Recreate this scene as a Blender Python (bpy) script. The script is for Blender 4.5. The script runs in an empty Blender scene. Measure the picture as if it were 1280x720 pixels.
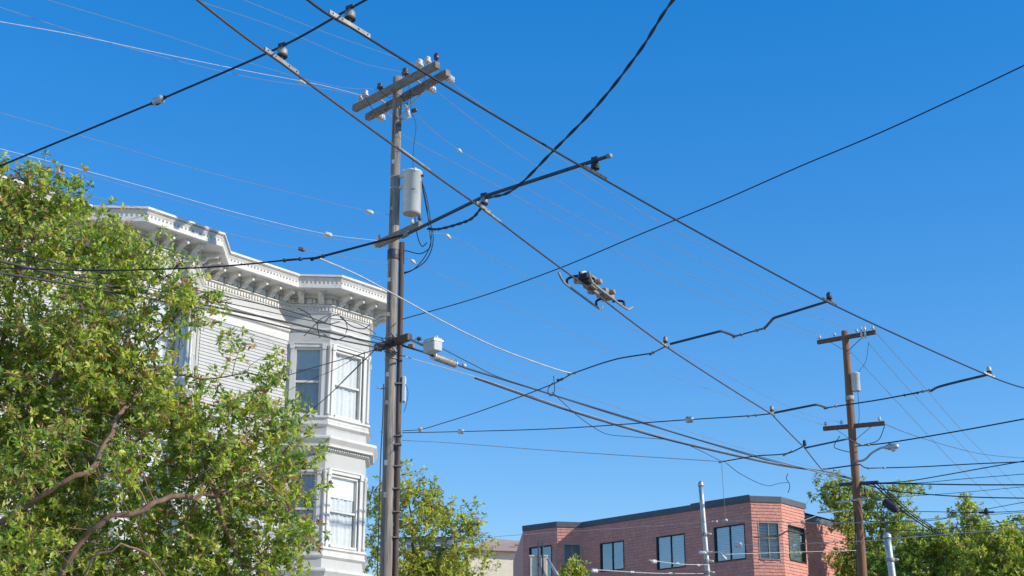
import bpy, math, random
import numpy as np
from mathutils import Vector
random.seed(7); RNG = np.random.default_rng(11)
R = math.radians
scene = bpy.context.scene
col = scene.collection

# ------------------------------------------------------------------ camera, sky, sun, exposure
FPX, PITCH, CAMZ = 1850.0, R(18.4), 1.6
SUN_EL, SUN_AZ = R(26), R(-18)          # azimuth measured from +X towards +Y
cam = bpy.data.cameras.new('camera'); cam_o = bpy.data.objects.new('camera', cam); col.objects.link(cam_o)
cam.sensor_width = 36.0; cam.lens = FPX / 1280 * 36.0; cam.clip_end = 5000; cam.clip_start = 0.05
cam_o.location = (0, 0, CAMZ); cam_o.rotation_euler = (math.pi / 2 + PITCH, 0, 0)
scene.camera = cam_o
world = bpy.data.worlds.new('World'); scene.world = world; world.use_nodes = True
wn = world.node_tree; bg = wn.nodes['Background']
sky = wn.nodes.new('ShaderNodeTexSky'); sky.sky_type = 'NISHITA'; sky.sun_disc = False
sky.sun_elevation = SUN_EL; sky.sun_rotation = math.pi / 2 - SUN_AZ
sky.altitude = 50; sky.air_density = 1.0; sky.dust_density = 0.0; sky.ozone_density = 2.5
hs = wn.nodes.new('ShaderNodeHueSaturation'); hs.inputs['Saturation'].default_value = 1.83; hs.inputs['Hue'].default_value = 0.513
gm = wn.nodes.new('ShaderNodeGamma'); gm.inputs[1].default_value = 0.65          # one even tone curve for the whole sky
wn.links.new(sky.outputs[0], gm.inputs[0]); wn.links.new(gm.outputs[0], hs.inputs['Color']); wn.links.new(hs.outputs[0], bg.inputs['Color'])
bg.inputs['Strength'].default_value = 0.15
sd = bpy.data.lights.new('sun', 'SUN'); sd.energy = 2.0; sd.angle = R(0.53); sd.color = (1.0, 0.95, 0.86)
so = bpy.data.objects.new('sun', sd); col.objects.link(so)
SUN = Vector((math.cos(SUN_AZ) * math.cos(SUN_EL), math.sin(SUN_AZ) * math.cos(SUN_EL), math.sin(SUN_EL)))
so.rotation_euler = SUN.to_track_quat('Z', 'Y').to_euler(); so.location = (30, 10, 40)
scene.view_settings.view_transform = 'Standard'; scene.view_settings.look = 'None'
scene.view_settings.exposure = 1.15; scene.view_settings.gamma = 1.0
scene.render.engine = 'CYCLES'
scene.cycles.max_bounces = 8; scene.cycles.transparent_max_bounces = 12

# ------------------------------------------------------------------ pixels (1280x720) to places
def ray(px, py):
    u = -(py - 360) / FPX
    return Vector(((px - 640) / FPX, math.cos(PITCH) - math.sin(PITCH) * u, math.sin(PITCH) + math.cos(PITCH) * u))
CAM = Vector((0, 0, CAMZ))
def at_z(px, py, z):
    d = ray(px, py); return CAM + d * ((z - CAMZ) / d.z)
def at_y(px, py, Y):
    d = ray(px, py); return CAM + d * (Y / d.y)
def on_plane(px, py, P, n):
    d = ray(px, py); return CAM + d * ((P - CAM).dot(n) / d.dot(n))
def depth(P):
    return (P - CAM).dot(Vector((0, math.cos(PITCH), math.sin(PITCH))))

# ------------------------------------------------------------------ materials
MATS = {}
def mat(name, base, rough=0.7, var=0.12, scale=6.0, metal=0.0, bump=0.0, stretch=None, spec=0.4, dark=None, dark_amt=0.0, dark_scale=1.5, island=0.0):
    m = bpy.data.materials.new(name); m.use_nodes = True; MATS[name] = m
    nt = m.node_tree; N = nt.nodes; L = nt.links
    b = N['Principled BSDF']; b.inputs['Roughness'].default_value = rough; b.inputs['Metallic'].default_value = metal
    b.inputs['Specular IOR Level'].default_value = spec
    tc = N.new('ShaderNodeTexCoord'); mp = N.new('ShaderNodeMapping'); L.new(tc.outputs['Object'], mp.inputs['Vector'])
    if stretch: mp.inputs['Scale'].default_value = stretch
    nz = N.new('ShaderNodeTexNoise'); nz.inputs['Scale'].default_value = scale; nz.inputs['Detail'].default_value = 6
    nz.inputs['Roughness'].default_value = 0.65
    L.new(mp.outputs[0], nz.inputs['Vector'])
    cr = N.new('ShaderNodeMapRange'); cr.inputs['From Min'].default_value = 0.3; cr.inputs['From Max'].default_value = 0.7
    cr.inputs['To Min'].default_value = 1 - var; cr.inputs['To Max'].default_value = 1 + var
    L.new(nz.outputs['Fac'], cr.inputs['Value'])
    mul = N.new('ShaderNodeVectorMath'); mul.operation = 'SCALE'; mul.inputs[0].default_value = base
    L.new(cr.outputs[0], mul.inputs['Scale'])
    out = mul.outputs[0]
    if island:
        g = N.new('ShaderNodeNewGeometry'); r2 = N.new('ShaderNodeMapRange')
        r2.inputs['To Min'].default_value = 1 - island; r2.inputs['To Max'].default_value = 1 + island
        L.new(g.outputs['Random Per Island'], r2.inputs['Value'])
        m2 = N.new('ShaderNodeVectorMath'); m2.operation = 'SCALE'; L.new(out, m2.inputs[0]); L.new(r2.outputs[0], m2.inputs['Scale'])
        out = m2.outputs[0]
    if dark:
        n2 = N.new('ShaderNodeTexNoise'); n2.inputs['Scale'].default_value = dark_scale; n2.inputs['Detail'].default_value = 5
        L.new(mp.outputs[0], n2.inputs['Vector'])
        r3 = N.new('ShaderNodeMapRange'); r3.inputs['From Min'].default_value = 0.52; r3.inputs['From Max'].default_value = 0.72
        r3.inputs['To Max'].default_value = dark_amt; L.new(n2.outputs['Fac'], r3.inputs['Value'])
        mx = N.new('ShaderNodeMix'); mx.data_type = 'RGBA'; L.new(r3.outputs[0], mx.inputs[0])
        L.new(out, mx.inputs[6]); mx.inputs[7].default_value = (*dark, 1); out = mx.outputs[2]
    L.new(out, b.inputs['Base Color'])
    if bump:
        bp = N.new('ShaderNodeBump'); bp.inputs['Strength'].default_value = bump; bp.inputs['Distance'].default_value = 0.02
        L.new(nz.outputs['Fac'], bp.inputs['Height']); L.new(bp.outputs[0], b.inputs['Normal'])
    return m
mat('white_paint', (0.69, 0.66, 0.605), 0.55, 0.04, 3.0, dark=(0.50, 0.46, 0.39), dark_amt=0.6, dark_scale=3.5, stretch=(1, 1, 0.22))
mat('grey_white_paint', (0.52, 0.505, 0.475), 0.6, 0.04, 3.0, dark=(0.42, 0.40, 0.36), dark_amt=0.55, dark_scale=3.0, stretch=(1, 1, 0.2))
mat('relief_paint', (0.74, 0.70, 0.63), 0.6, 0.08, 14.0, dark=(0.33, 0.31, 0.27), dark_amt=0.6, dark_scale=9)
mat('roof_edge', (0.42, 0.33, 0.26), 0.8, 0.2, 8.0)
mat('roofing', (0.10, 0.10, 0.11), 0.9, 0.2, 4.0)
mat('pole_wood', (0.30, 0.255, 0.21), 0.9, 0.35, 7.0, bump=0.5, stretch=(5, 5, 0.3), dark=(0.10, 0.085, 0.075), dark_amt=0.85, dark_scale=3)
mat('riser_wood', (0.115, 0.075, 0.058), 0.85, 0.35, 6.0, bump=0.4, stretch=(5, 5, 0.35), dark=(0.30, 0.24, 0.2), dark_amt=0.5, dark_scale=2)
mat('arm_wood', (0.27, 0.225, 0.18), 0.9, 0.35, 9.0, bump=0.5, stretch=(2, 2, 5), dark=(0.10, 0.085, 0.07), dark_amt=0.6, dark_scale=2)
mat('creosote_wood', (0.27, 0.13, 0.068), 0.85, 0.3, 7.0, bump=0.4, stretch=(5, 5, 0.3), dark=(0.10, 0.05, 0.03), dark_amt=0.6, dark_scale=2.5)
mat('creosote_arm', (0.20, 0.10, 0.062), 0.85, 0.3, 9.0, bump=0.3, dark=(0.09, 0.05, 0.035), dark_amt=0.5, dark_scale=3)
mat('galvanised', (0.50, 0.51, 0.51), 0.45, 0.18, 12.0, metal=0.55, dark=(0.22, 0.2, 0.18), dark_amt=0.5, dark_scale=6)
mat('weathered_metal', (0.34, 0.32, 0.29), 0.6, 0.3, 20.0, metal=0.3, dark=(0.18, 0.12, 0.08), dark_amt=0.7, dark_scale=12)
mat('tan_metal', (0.40, 0.33, 0.24), 0.55, 0.3, 25.0, metal=0.2, dark=(0.15, 0.1, 0.07), dark_amt=0.7, dark_scale=14)
mat('dark_iron', (0.035, 0.037, 0.045), 0.6, 0.3, 15.0, metal=0.2)
mat('rod_grey', (0.07, 0.075, 0.09), 0.5, 0.25, 9.0, metal=0.2)
mat('copper_wire', (0.13, 0.10, 0.08), 0.5, 0.2, 9.0, metal=0.4)
mat('black_cable', (0.03, 0.03, 0.034), 0.6, 0.2, 9.0)
mat('grey_cable', (0.065, 0.06, 0.06), 0.6, 0.25, 5.0)
mat('pale_strand', (0.55, 0.52, 0.48), 0.55, 0.2, 9.0, metal=0.2)
mat('thin_line', (0.24, 0.235, 0.235), 0.6, 0.2, 5.0)
mat('porcelain', (0.62, 0.60, 0.56), 0.25, 0.1, 12.0, spec=0.6, dark=(0.3, 0.27, 0.23), dark_amt=0.5, dark_scale=14)
mat('brown_porcelain', (0.10, 0.065, 0.055), 0.3, 0.2, 12.0, spec=0.6)
mat('purple_porcelain', (0.06, 0.035, 0.075), 0.3, 0.2, 12.0, spec=0.6)
mat('tank_paint', (0.66, 0.66, 0.63), 0.4, 0.05, 5.0, dark=(0.4, 0.36, 0.3), dark_amt=0.4, dark_scale=4)
mat('tank_underside', (0.44, 0.38, 0.28), 0.6, 0.12, 9.0)
mat('box_paint', (0.50, 0.52, 0.47), 0.5, 0.1, 9.0, dark=(0.3, 0.25, 0.2), dark_amt=0.4, dark_scale=9)
mat('orange_tie', (0.55, 0.17, 0.05), 0.6, 0.1)
mat('shingle_paint', (0.69, 0.305, 0.23), 0.8, 0.05, 5.0, island=0.08, dark=(0.58, 0.26, 0.21), dark_amt=0.12, dark_scale=1.5)
mat('parapet_metal', (0.105, 0.115, 0.13), 0.6, 0.12, 3.0)
mat('window_frame_dark', (0.035, 0.035, 0.04), 0.5, 0.1)
mat('window_frame_tan', (0.36, 0.31, 0.24), 0.6, 0.1)
mat('blind', (0.78, 0.79, 0.79), 0.7, 0.06)
mat('curtain', (0.66, 0.66, 0.65), 0.9, 0.08, 9.0)
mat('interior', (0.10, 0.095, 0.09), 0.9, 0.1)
mat('stucco', (0.80, 0.67, 0.50), 0.9, 0.08, 4.0)
mat('roof_tile', (0.50, 0.34, 0.25), 0.9, 0.2, 9.0)
mat('slate_house', (0.30, 0.33, 0.37), 0.8, 0.1, 3.0)
mat('asphalt', (0.16, 0.155, 0.15), 0.9, 0.2, 5.0, bump=0.3)
mat('concrete', (0.36, 0.35, 0.33), 0.9, 0.15, 3.0, bump=0.2)
mat('earth', (0.30, 0.28, 0.25), 0.95, 0.3, 1.0)
mat('road_paint', (0.7, 0.7, 0.68), 0.7, 0.1)
mat('red_bark', (0.28, 0.16, 0.11), 0.85, 0.35, 12.0, bump=0.5, stretch=(1, 1, 0.5), dark=(0.10, 0.06, 0.045), dark_amt=0.6, dark_scale=5)
mat('grey_bark', (0.15, 0.12, 0.095), 0.9, 0.3, 9.0, bump=0.4)
def glass_mat(name, tint, refl=1.0):
    m = bpy.data.materials.new(name); m.use_nodes = True; MATS[name] = m
    nt = m.node_tree; N = nt.nodes; L = nt.links; N.remove(N['Principled BSDF'])
    tr = N.new('ShaderNodeBsdfTransparent'); tr.inputs[0].default_value = (*tint, 1)
    gl = N.new('ShaderNodeBsdfGlossy'); gl.inputs['Roughness'].default_value = 0.015; gl.inputs['Color'].default_value = (0.95, 0.97, 1, 1)
    nz = N.new('ShaderNodeTexNoise'); nz.inputs['Scale'].default_value = 1.7
    tc = N.new('ShaderNodeTexCoord'); L.new(tc.outputs['Object'], nz.inputs['Vector'])
    bp = N.new('ShaderNodeBump'); bp.inputs['Strength'].default_value = 0.04; bp.inputs['Distance'].default_value = 0.1
    L.new(nz.outputs['Fac'], bp.inputs['Height']); L.new(bp.outputs[0], gl.inputs['Normal'])
    fr = N.new('ShaderNodeFresnel'); fr.inputs['IOR'].default_value = 1.5
    ml = N.new('ShaderNodeMath'); ml.operation = 'MULTIPLY'; ml.inputs[1].default_value = 1.9 * refl; ml.use_clamp = True
    L.new(fr.outputs[0], ml.inputs[0])
    mx = N.new('ShaderNodeMixShader'); L.new(ml.outputs[0], mx.inputs[0]); L.new(tr.outputs[0], mx.inputs[1]); L.new(gl.outputs[0], mx.inputs[2])
    L.new(mx.outputs[0], N['Material Output'].inputs[0])
glass_mat('glass', (0.94, 0.96, 0.97), 0.75)
glass_mat('coated_glass', (0.72, 0.84, 0.93), 3.0)
def leaf_mat(name, trans=0.5):
    m = bpy.data.materials.new(name); m.use_nodes = True; MATS[name] = m
    nt = m.node_tree; N = nt.nodes; L = nt.links; b = N['Principled BSDF']
    at = N.new('ShaderNodeAttribute'); at.attribute_name = 'tint'
    L.new(at.outputs['Color'], b.inputs['Base Color']); b.inputs['Roughness'].default_value = 0.42; b.inputs['Specular IOR Level'].default_value = 0.45
    tl = N.new('ShaderNodeBsdfTranslucent')
    vm = N.new('ShaderNodeVectorMath'); vm.operation = 'MULTIPLY'; vm.inputs[1].default_value = (1.25, 1.3, 0.55)
    L.new(at.outputs['Color'], vm.inputs[0]); L.new(vm.outputs[0], tl.inputs[0])
    mx = N.new('ShaderNodeMixShader'); mx.inputs[0].default_value = trans
    L.new(b.outputs[0], mx.inputs[1]); L.new(tl.outputs[0], mx.inputs[2]); L.new(mx.outputs[0], N['Material Output'].inputs[0])
leaf_mat('leaf')

# ------------------------------------------------------------------ mesh helpers
class MB:
    def __init__(s): s.v = []; s.f = []; s.sm = []
    def add(s, vs, fs, smooth=False):
        o = len(s.v); s.v += [tuple(v) for v in vs]
        for f in fs: s.f.append(tuple(o + i for i in f)); s.sm.append(smooth)
        return s
    def box(s, c, ax, ay, az, hx, hy, hz, bev=0.0):
        c = Vector(c); ax = Vector(ax); ay = Vector(ay); az = Vector(az)
        if bev <= 0:
            vs = [c + ax * (hx * i) + ay * (hy * j) + az * (hz * k) for k in (-1, 1) for j in (-1, 1) for i in (-1, 1)]
            return s.add(vs, [(0, 2, 3, 1), (4, 5, 7, 6), (0, 1, 5, 4), (2, 6, 7, 3), (0, 4, 6, 2), (1, 3, 7, 5)])
        vs = []                                            # chamfered in the ax-ay section and at both ends
        b = bev
        ring = lambda k, q: [c + ax * x + ay * y + az * k for x, y in
                 ((-hx + b + q, -hy + q), (hx - b - q, -hy + q), (hx - q, -hy + b + q), (hx - q, hy - b - q), (hx - b - q, hy - q), (-hx + b + q, hy - q), (-hx + q, hy - b - q), (-hx + q, -hy + b + q))]
        for k, q in ((-hz, b * .6), (-hz + b, 0), (hz - b, 0), (hz, b * .6)): vs += ring(k, q)
        fs = [tuple(range(7, -1, -1)), tuple(range(24, 32))]
        for r in range(3):
            for i in range(8): j = (i + 1) % 8; fs.append((r * 8 + i, r * 8 + j, r * 8 + 8 + j, r * 8 + 8 + i))
        return s.add(vs, fs)
    def beam(s, a, b, w, h, up=(0, 0, 1), bev=0.0):
        a = Vector(a); b = Vector(b); d = (b - a); ln = d.length; d.normalize()
        x = d.cross(Vector(up)); x.normalize(); y = x.cross(d)
        return s.box((a + b) / 2, x, y, d, w / 2, h / 2, ln / 2, bev)
    def tube(s, pts, rad, n=6, caps=True, smooth=True):
        pts = [Vector(p) for p in pts]
        if not hasattr(rad, '__len__'): rad = [rad] * len(pts)
        o = len(pts); vs = []; ref = Vector((0, 0, 1)); prev = None
        for i, p in enumerate(pts):
            t = (pts[min(i + 1, o - 1)] - pts[max(i - 1, 0)])
            if t.length < 1e-9: t = Vector((0, 0, 1))
            t.normalize()
            if prev is None:
                x = t.cross(ref)
                if x.length < 0.05: x = t.cross(Vector((1, 0, 0)))
            else:
                x = prev - t * prev.dot(t)
                if x.length < 1e-4: x = t.cross(ref)
            x.normalize(); prev = x; y = t.cross(x)
            for k in range(n):
                a = 2 * math.pi * k / n; vs.append(p + (x * math.cos(a) + y * math.sin(a)) * rad[i])
        fs = [(i * n + k, i * n + (k + 1) % n, i * n + n + (k + 1) % n, i * n + n + k) for i in range(o - 1) for k in range(n)]
        s.add(vs, fs, smooth)
        if caps:
            c0 = len(s.v) - len(vs)
            s.f.append(tuple(c0 + k for k in range(n - 1, -1, -1))); s.sm.append(False)
            s.f.append(tuple(c0 + (o - 1) * n + k for k in range(n))); s.sm.append(False)
        return s
    def lathe(s, base, axis, prof, n=12):
        base = Vector(base); axis = Vector(axis).normalized()
        return s.tube_prof(base, axis, prof, n)
    def tube_prof(s, base, axis, prof, n):
        x = axis.cross(Vector((0, 0, 1)))
        if x.length < 0.05: x = axis.cross(Vector((1, 0, 0)))
        x.normalize(); y = axis.cross(x); vs = []
        for r, h in prof:
            for k in range(n):
                a = 2 * math.pi * k / n; vs.append(base + axis * h + (x * math.cos(a) + y * math.sin(a)) * max(r, 1e-4))
        m = len(prof)
        fs = [(i * n + k, i * n + (k + 1) % n, i * n + n + (k + 1) % n, i * n + n + k) for i in range(m - 1) for k in range(n)]
        s.add(vs, fs, True); c0 = len(s.v) - len(vs)
        s.f.append(tuple(c0 + k for k in range(n - 1, -1, -1))); s.sm.append(False)
        s.f.append(tuple(c0 + (m - 1) * n + k for k in range(n))); s.sm.append(False)
        return s
    def quad(s, a, b, c, d): return s.add([a, b, c, d], [(0, 1, 2, 3)])
    def prism(s, poly, z0, z1, top=True, bottom=True):
        n = len(poly); vs = [(p[0], p[1], z0) for p in poly] + [(p[0], p[1], z1) for p in poly]
        fs = [(i, (i + 1) % n, n + (i + 1) % n, n + i) for i in range(n)]
        if top: fs.append(tuple(range(n, 2 * n)))
        if bottom: fs.append(tuple(range(n - 1, -1, -1)))
        return s.add(vs, fs)
    def mesh(s, off=Vector((0, 0, 0))):
        me = bpy.data.meshes.new('m')
        me.from_pydata([(v[0] - off.x, v[1] - off.y, v[2] - off.z) for v in s.v], [], s.f)
        me.polygons.foreach_set('use_smooth', s.sm); me.update(); return me
def root_of(o):
    while o.parent: o = o.parent
    return o
def thing(name, label, cat, loc=(0, 0, 0), group=None):
    o = bpy.data.objects.new(name, None); col.objects.link(o); o.location = loc; o.empty_display_size = 0.2
    o['label'] = label; o['category'] = cat
    if group: o['group'] = group
    return o
def part(name, mb, m, parent, label=None, kind=None):
    off = root_of(parent).location if parent else Vector((0, 0, 0))
    me = mb.mesh(off); me.materials.append(MATS[m]); o = bpy.data.objects.new(name, me); col.objects.link(o)
    if parent: o.parent = parent
    if label: o['label'] = label
    if kind: o['kind'] = kind
    return o
def solo(name, mb, m, label, cat, group=None):
    v = mb.v; c = Vector((sum(p[0] for p in v) / len(v), sum(p[1] for p in v) / len(v), min(p[2] for p in v)))
    me = mb.mesh(c); me.materials.append(MATS[m]); o = bpy.data.objects.new(name, me); col.objects.link(o); o.location = c
    o['label'] = label; o['category'] = cat
    if group: o['group'] = group
    return o
def structure(name, mb, m):
    me = mb.mesh(); me.materials.append(MATS[m]); o = bpy.data.objects.new(name, me); col.objects.link(o); o['kind'] = 'structure'; return o
def smooth_path(pts, sub=8):
    P = [Vector(p) for p in pts]
    if len(P) < 3:
        return [P[0].lerp(P[-1], i / sub) for i in range(sub + 1)]
    out = []
    for i in range(len(P) - 1):
        p1, p2 = P[i], P[i + 1]; p0 = P[i - 1] if i else p1 * 2 - p2; p3 = P[i + 2] if i + 2 < len(P) else p2 * 2 - p1
        l = max((p2 - p1).length, 1e-6)
        m1 = (p2 - p0) * (l / max((p1 - p0).length + l, 1e-6)); m2 = (p3 - p1) * (l / max((p3 - p2).length + l, 1e-6))
        for k in range(sub):
            t = k / sub; t2 = t * t; t3 = t2 * t
            out.append(p1 * (2 * t3 - 3 * t2 + 1) + m1 * (t3 - 2 * t2 + t) + p2 * (-2 * t3 + 3 * t2) + m2 * (t3 - t2))
    out.append(P[-1]); return out
def hang(pts):
    """first and last are (px,py,Y); the ones between hang in the upright plane through both ends"""
    A = at_y(*pts[0]); B = at_y(*pts[-1]); d = B - A; n = Vector((-d.y, d.x, 0)).normalized()
    return [A] + [on_plane(p[0], p[1], A, n) if len(p) == 2 else at_y(*p) for p in pts[1:-1]] + [B]
UP = Vector((0, 0, 1))
AZ = R(40)
T40 = Vector((math.sin(AZ), math.cos(AZ), 0)); N40 = Vector((math.cos(AZ), -math.sin(AZ), 0))

# ------------------------------------------------------------------ ground
g = MB(); g.quad((-900, -900, -0.02), (900, -900, -0.02), (900, 1500, -0.02), (-900, 1500, -0.02)); structure('ground', g, 'earth')
MAINP = Vector((-2.425, 28.9, 0))
def strip(c, t, n, l0, l1, w0, w1, z): return [c + t * a + n * b + UP * z for a, b in ((l0, w0), (l1, w0), (l1, w1), (l0, w1))]
g = MB(); g.quad(*strip(MAINP, T40, N40, -60, 160, 0.45, 13.5, 0.0)); structure('road', g, 'asphalt')
g = MB(); g.quad(*strip(Vector((2, 45, 0)), N40, T40, 8.35, 120, -5, 4.5, 0.002)); structure('side_road', g, 'asphalt')
g = MB(); poly = strip(MAINP, T40, N40, -60, 12, -4.6, 0.45, 0); g.prism(poly[::1], -0.02, 0.13); structure('pavement', g, 'concrete')
g = MB(); poly = strip(MAINP, T40, N40, -60, 160, 13.5, 18, 0); g.prism(poly, -0.02, 0.13); structure('pavement', g, 'concrete')
g = MB()
for k in range(30): g.quad(*strip(MAINP, T40, N40, -50 + k * 6, -47.5 + k * 6, 6.9, 7.05, 0.005))
structure('road_marking', g, 'road_paint')

# ------------------------------------------------------------------ white house with two bay windows
def off_line(pts, o):
    """outward offset (to the right of travel) of an open polyline, mitred"""
    out = []
    for i, p in enumerate(pts):
        ns = []
        if i > 0: d = (pts[i] - pts[i - 1]).normalized(); ns.append(Vector((d.y, -d.x, 0)))
        if i < len(pts) - 1: d = (pts[i + 1] - pts[i]).normalized(); ns.append(Vector((d.y, -d.x, 0)))
        n = sum(ns, Vector()).normalized(); out.append(p + n * (o / max(n.dot(ns[0]), 0.3)))
    return out
def sweep(mb, pts, prof):
    """prof: list of (offset, z) from top to bottom, outside skin"""
    rings = [[q + UP * z for q in off_line(pts, o)] for o, z in prof]
    n = len(pts)
    for a, b in zip(rings[:-1], rings[1:]):
        for i in range(n - 1): mb.quad(a[i], b[i], b[i + 1], a[i + 1])
    return mb
def on_line(pts, o, z, step, start=0.0, corner=0.0):
    """places every `step` metres along each segment of an offset line -> (point, tangent, normal)"""
    q = off_line(pts, o); res = []
    for i in range(len(q) - 1):
        a, b = q[i], q[i + 1]; L = (b - a).length; t = (b - a).normalized(); n = Vector((t.y, -t.x, 0))
        k = max(1, int(round((L - 2 * corner) / step)))
        for j in range(k):
            s = corner + (L - 2 * corner) * (j + 0.5) / k
            res.append((a + t * s + UP * z, t, n))
    return res
CZ = 13.0; OH = 0.62
C1 = at_z(185.6, 258, CZ); C2 = at_z(281, 291, CZ); D0 = at_z(375, 342.5, CZ); D1 = at_z(428, 343.5, CZ)
def flat(v): return Vector((v.x, v.y, 0))
C1, C2, D0, D1 = map(flat, (C1, C2, D0, D1))
S45 = Vector((math.sin(R(86)), math.cos(R(86)), 0))       # near side of a bay
F45 = Vector((math.sin(R(-4)), math.cos(R(-4)), 0))       # far side of a bay
bayd = (D1 - D0).length
# corner points at the edge of the cornice
edge = [C1 - S45 * bayd - T40 * 9.0, C1 - S45 * bayd, C1, C1 + T40 * (C2 - C1).length]
w_line = D0
tC = (D0 - edge[3]).dot(N40) / F45.dot(N40)
edge += [edge[3] + F45 * tC, D0, D0 + S45 * bayd]
edge += [edge[-1] + T40 * 1.80]
edge += [edge[-1] + F45 * (-bayd * S45.dot(N40) / F45.dot(N40))]
# make the stretch left of the near bay collinear with the main wall plane
edge[1] = C1 - S45 * ((C1 - D0).dot(N40) / S45.dot(N40)); edge[0] = edge[1] - T40 * 9.0
wall = off_line(edge, -OH); wall[0] = wall[1] - T40 * 9.0
wall[-1] = wall[-2] + F45 * ((D0 - N40 * OH - wall[-2]).dot(N40) / F45.dot(N40))
BACK = -N40
end = wall[-1] + BACK * 11; start_b = wall[0] + BACK * 11
plan = wall + [end]
house = thing('white_apartment_house', 'white Victorian house with two bay windows and bracketed cornice behind the tree', 'house', (wall[4].x, wall[4].y, 0))
ZB, ZT = 0.0, 12.74
WIN = {}   # face index -> list of (centre s, width, zbot, ztop)
segL = [(wall[i + 1] - wall[i]).length for i in range(len(wall) - 1)]
for i in (1, 2, 3, 5, 6, 7):
    w = 0.66 if i in (1, 3, 5, 7) else 0.98
    w = min(w, segL[i] - 0.34)
    WIN[i] = [(segL[i] / 2, w, zb, zt) for zb, zt in ((9.72, 11.38), (6.68, 8.38), (3.6, 5.3))]
WIN[0] = [(3.0, 0.95, zb, zt) for zb, zt in ((9.6, 11.2), (6.6, 8.3))] + [(6.2, 0.95, zb, zt) for zb, zt in ((9.6, 11.2), (6.6, 8.3))]
wall_mb = MB(); inner = MB()
for i in range(len(plan) - 1):
    a, b = plan[i], plan[i + 1]; t = (b - a).normalized(); n = Vector((t.y, -t.x, 0)); L = (b - a).length
    holes = WIN.get(i, []) if i < len(wall) - 1 else []
    ss = sorted(set([0, L] + [x for c, w, zb, zt in holes for x in (c - w / 2, c + w / 2)]))
    zs = sorted(set([ZB, ZT] + [z for c, w, zb, zt in holes for z in (zb, zt)]))
    for s0, s1 in zip(ss[:-1], ss[1:]):
        for z0, z1 in zip(zs[:-1], zs[1:]):
            sc, zc = (s0 + s1) / 2, (z0 + z1) / 2
            if any(abs(sc - c) < w / 2 and zb < zc < zt for c, w, zb, zt in holes): continue
            wall_mb.quad(a + t * s0 + UP * z0, a + t * s1 + UP * z0, a + t * s1 + UP * z1, a + t * s0 + UP * z1)
wall_mb.quad(end, start_b, start_b + UP * ZT, end + UP * ZT); wall_mb.quad(start_b, wall[0], wall[0] + UP * ZT, start_b + UP * ZT)
part('wall', wall_mb, 'grey_white_paint', house)
# roof
rf = MB(); e2 = off_line(edge, -0.05); poly = e2 + [end + N40 * 0 + UP * 0, start_b]
rf.add([(p.x, p.y, 12.95) for p in poly], [tuple(range(len(poly)))]); part('roof', rf, 'roofing', house)
# main cornice, traced at its outer edge
cn = MB()
sweep(cn, wall, [(OH - 0.05, 12.955), (OH, 13.0), (OH, 12.95)]); part('roof_edge', cn, 'white_paint', house)
cn = MB(); sweep(cn, wall, [(OH - 0.012, 12.95), (OH - 0.012, 12.925)]); part('roof_edge_line', cn, 'roof_edge', house, label='thin rust brown line under the roof edge')
cn = MB(); sweep(cn, wall, [(OH - 0.02, 12.925), (OH - 0.035, 12.915), (OH - 0.055, 12.88), (OH - 0.09, 12.83), (OH - 0.10, 12.80), (OH - 0.10, 12.785), (OH - 0.035, 12.78), (OH - 0.03, 12.68), (OH - 0.05, 12.665), (0.10, 12.665), (0.085, 12.60), (0.04, 12.57), (0.0, 12.57)])
part('cornice', cn, 'white_paint', house)
# small dentils under the crown moulding: too fine to pick apart
dn = MB()
for p, t, n in on_line(wall, OH - 0.084, 12.812, 0.10): dn.box(p, t, n, UP, 0.024, 0.036, 0.03)
part('dentil_course', dn, 'white_paint', house, kind='stuff')
# brackets
br_mb = MB()
prof = [(0.0, 0.0), (0.40, 0.0), (0.42, -0.03), (0.41, -0.085), (0.33, -0.11), (0.25, -0.12), (0.17, -0.17), (0.14, -0.25), (0.09, -0.30), (0.03, -0.32), (0.0, -0.30)]
def bracket_mesh():
    m = MB(); k = len(prof)
    vs = [(x, y, z) for x in (-0.075, 0.075) for y, z in prof]
    m.add(vs, [tuple(range(k)), tuple(range(2 * k - 1, k - 1, -1))] + [(i, k + i, k + (i + 1) % k, (i + 1) % k) for i in range(k)])
    m.box((0, 0.22, 0.012), (1, 0, 0), (0, 1, 0), (0, 0, 1), 0.095, 0.235, 0.018)
    m.lathe((-0.09, 0.33, -0.055), (1, 0, 0), [(0.02, 0), (0.045, 0.01), (0.045, 0.17), (0.02, 0.18)], 8)
    m.lathe((-0.085, 0.09, -0.22), (1, 0, 0), [(0.02, 0), (0.04, 0.01), (0.04, 0.16), (0.02, 0.17)], 8)
    m.box((0, 0.30, -0.075), (1, 0, 0), (0, 1, 0), (0, 0, 1), 0.03, 0.13, 0.06)
    me = m.mesh(); me.materials.append(MATS['relief_paint']); return me
bm_ = bracket_mesh()
def place_bracket(p, n, sc=1.0):
    o = bpy.data.objects.new('bracket', bm_); col.objects.link(o); o.parent = house
    o.location = p - house.location; o.rotation_euler = (0, 0, math.atan2(n.y, n.x) - math.pi / 2); o.scale = (0.85 * sc, 0.92 * sc, 0.66 * sc)
for p, t, n in on_line(wall, 0.05, 12.645, 0.39, corner=0.03): place_bracket(p, n)
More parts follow.
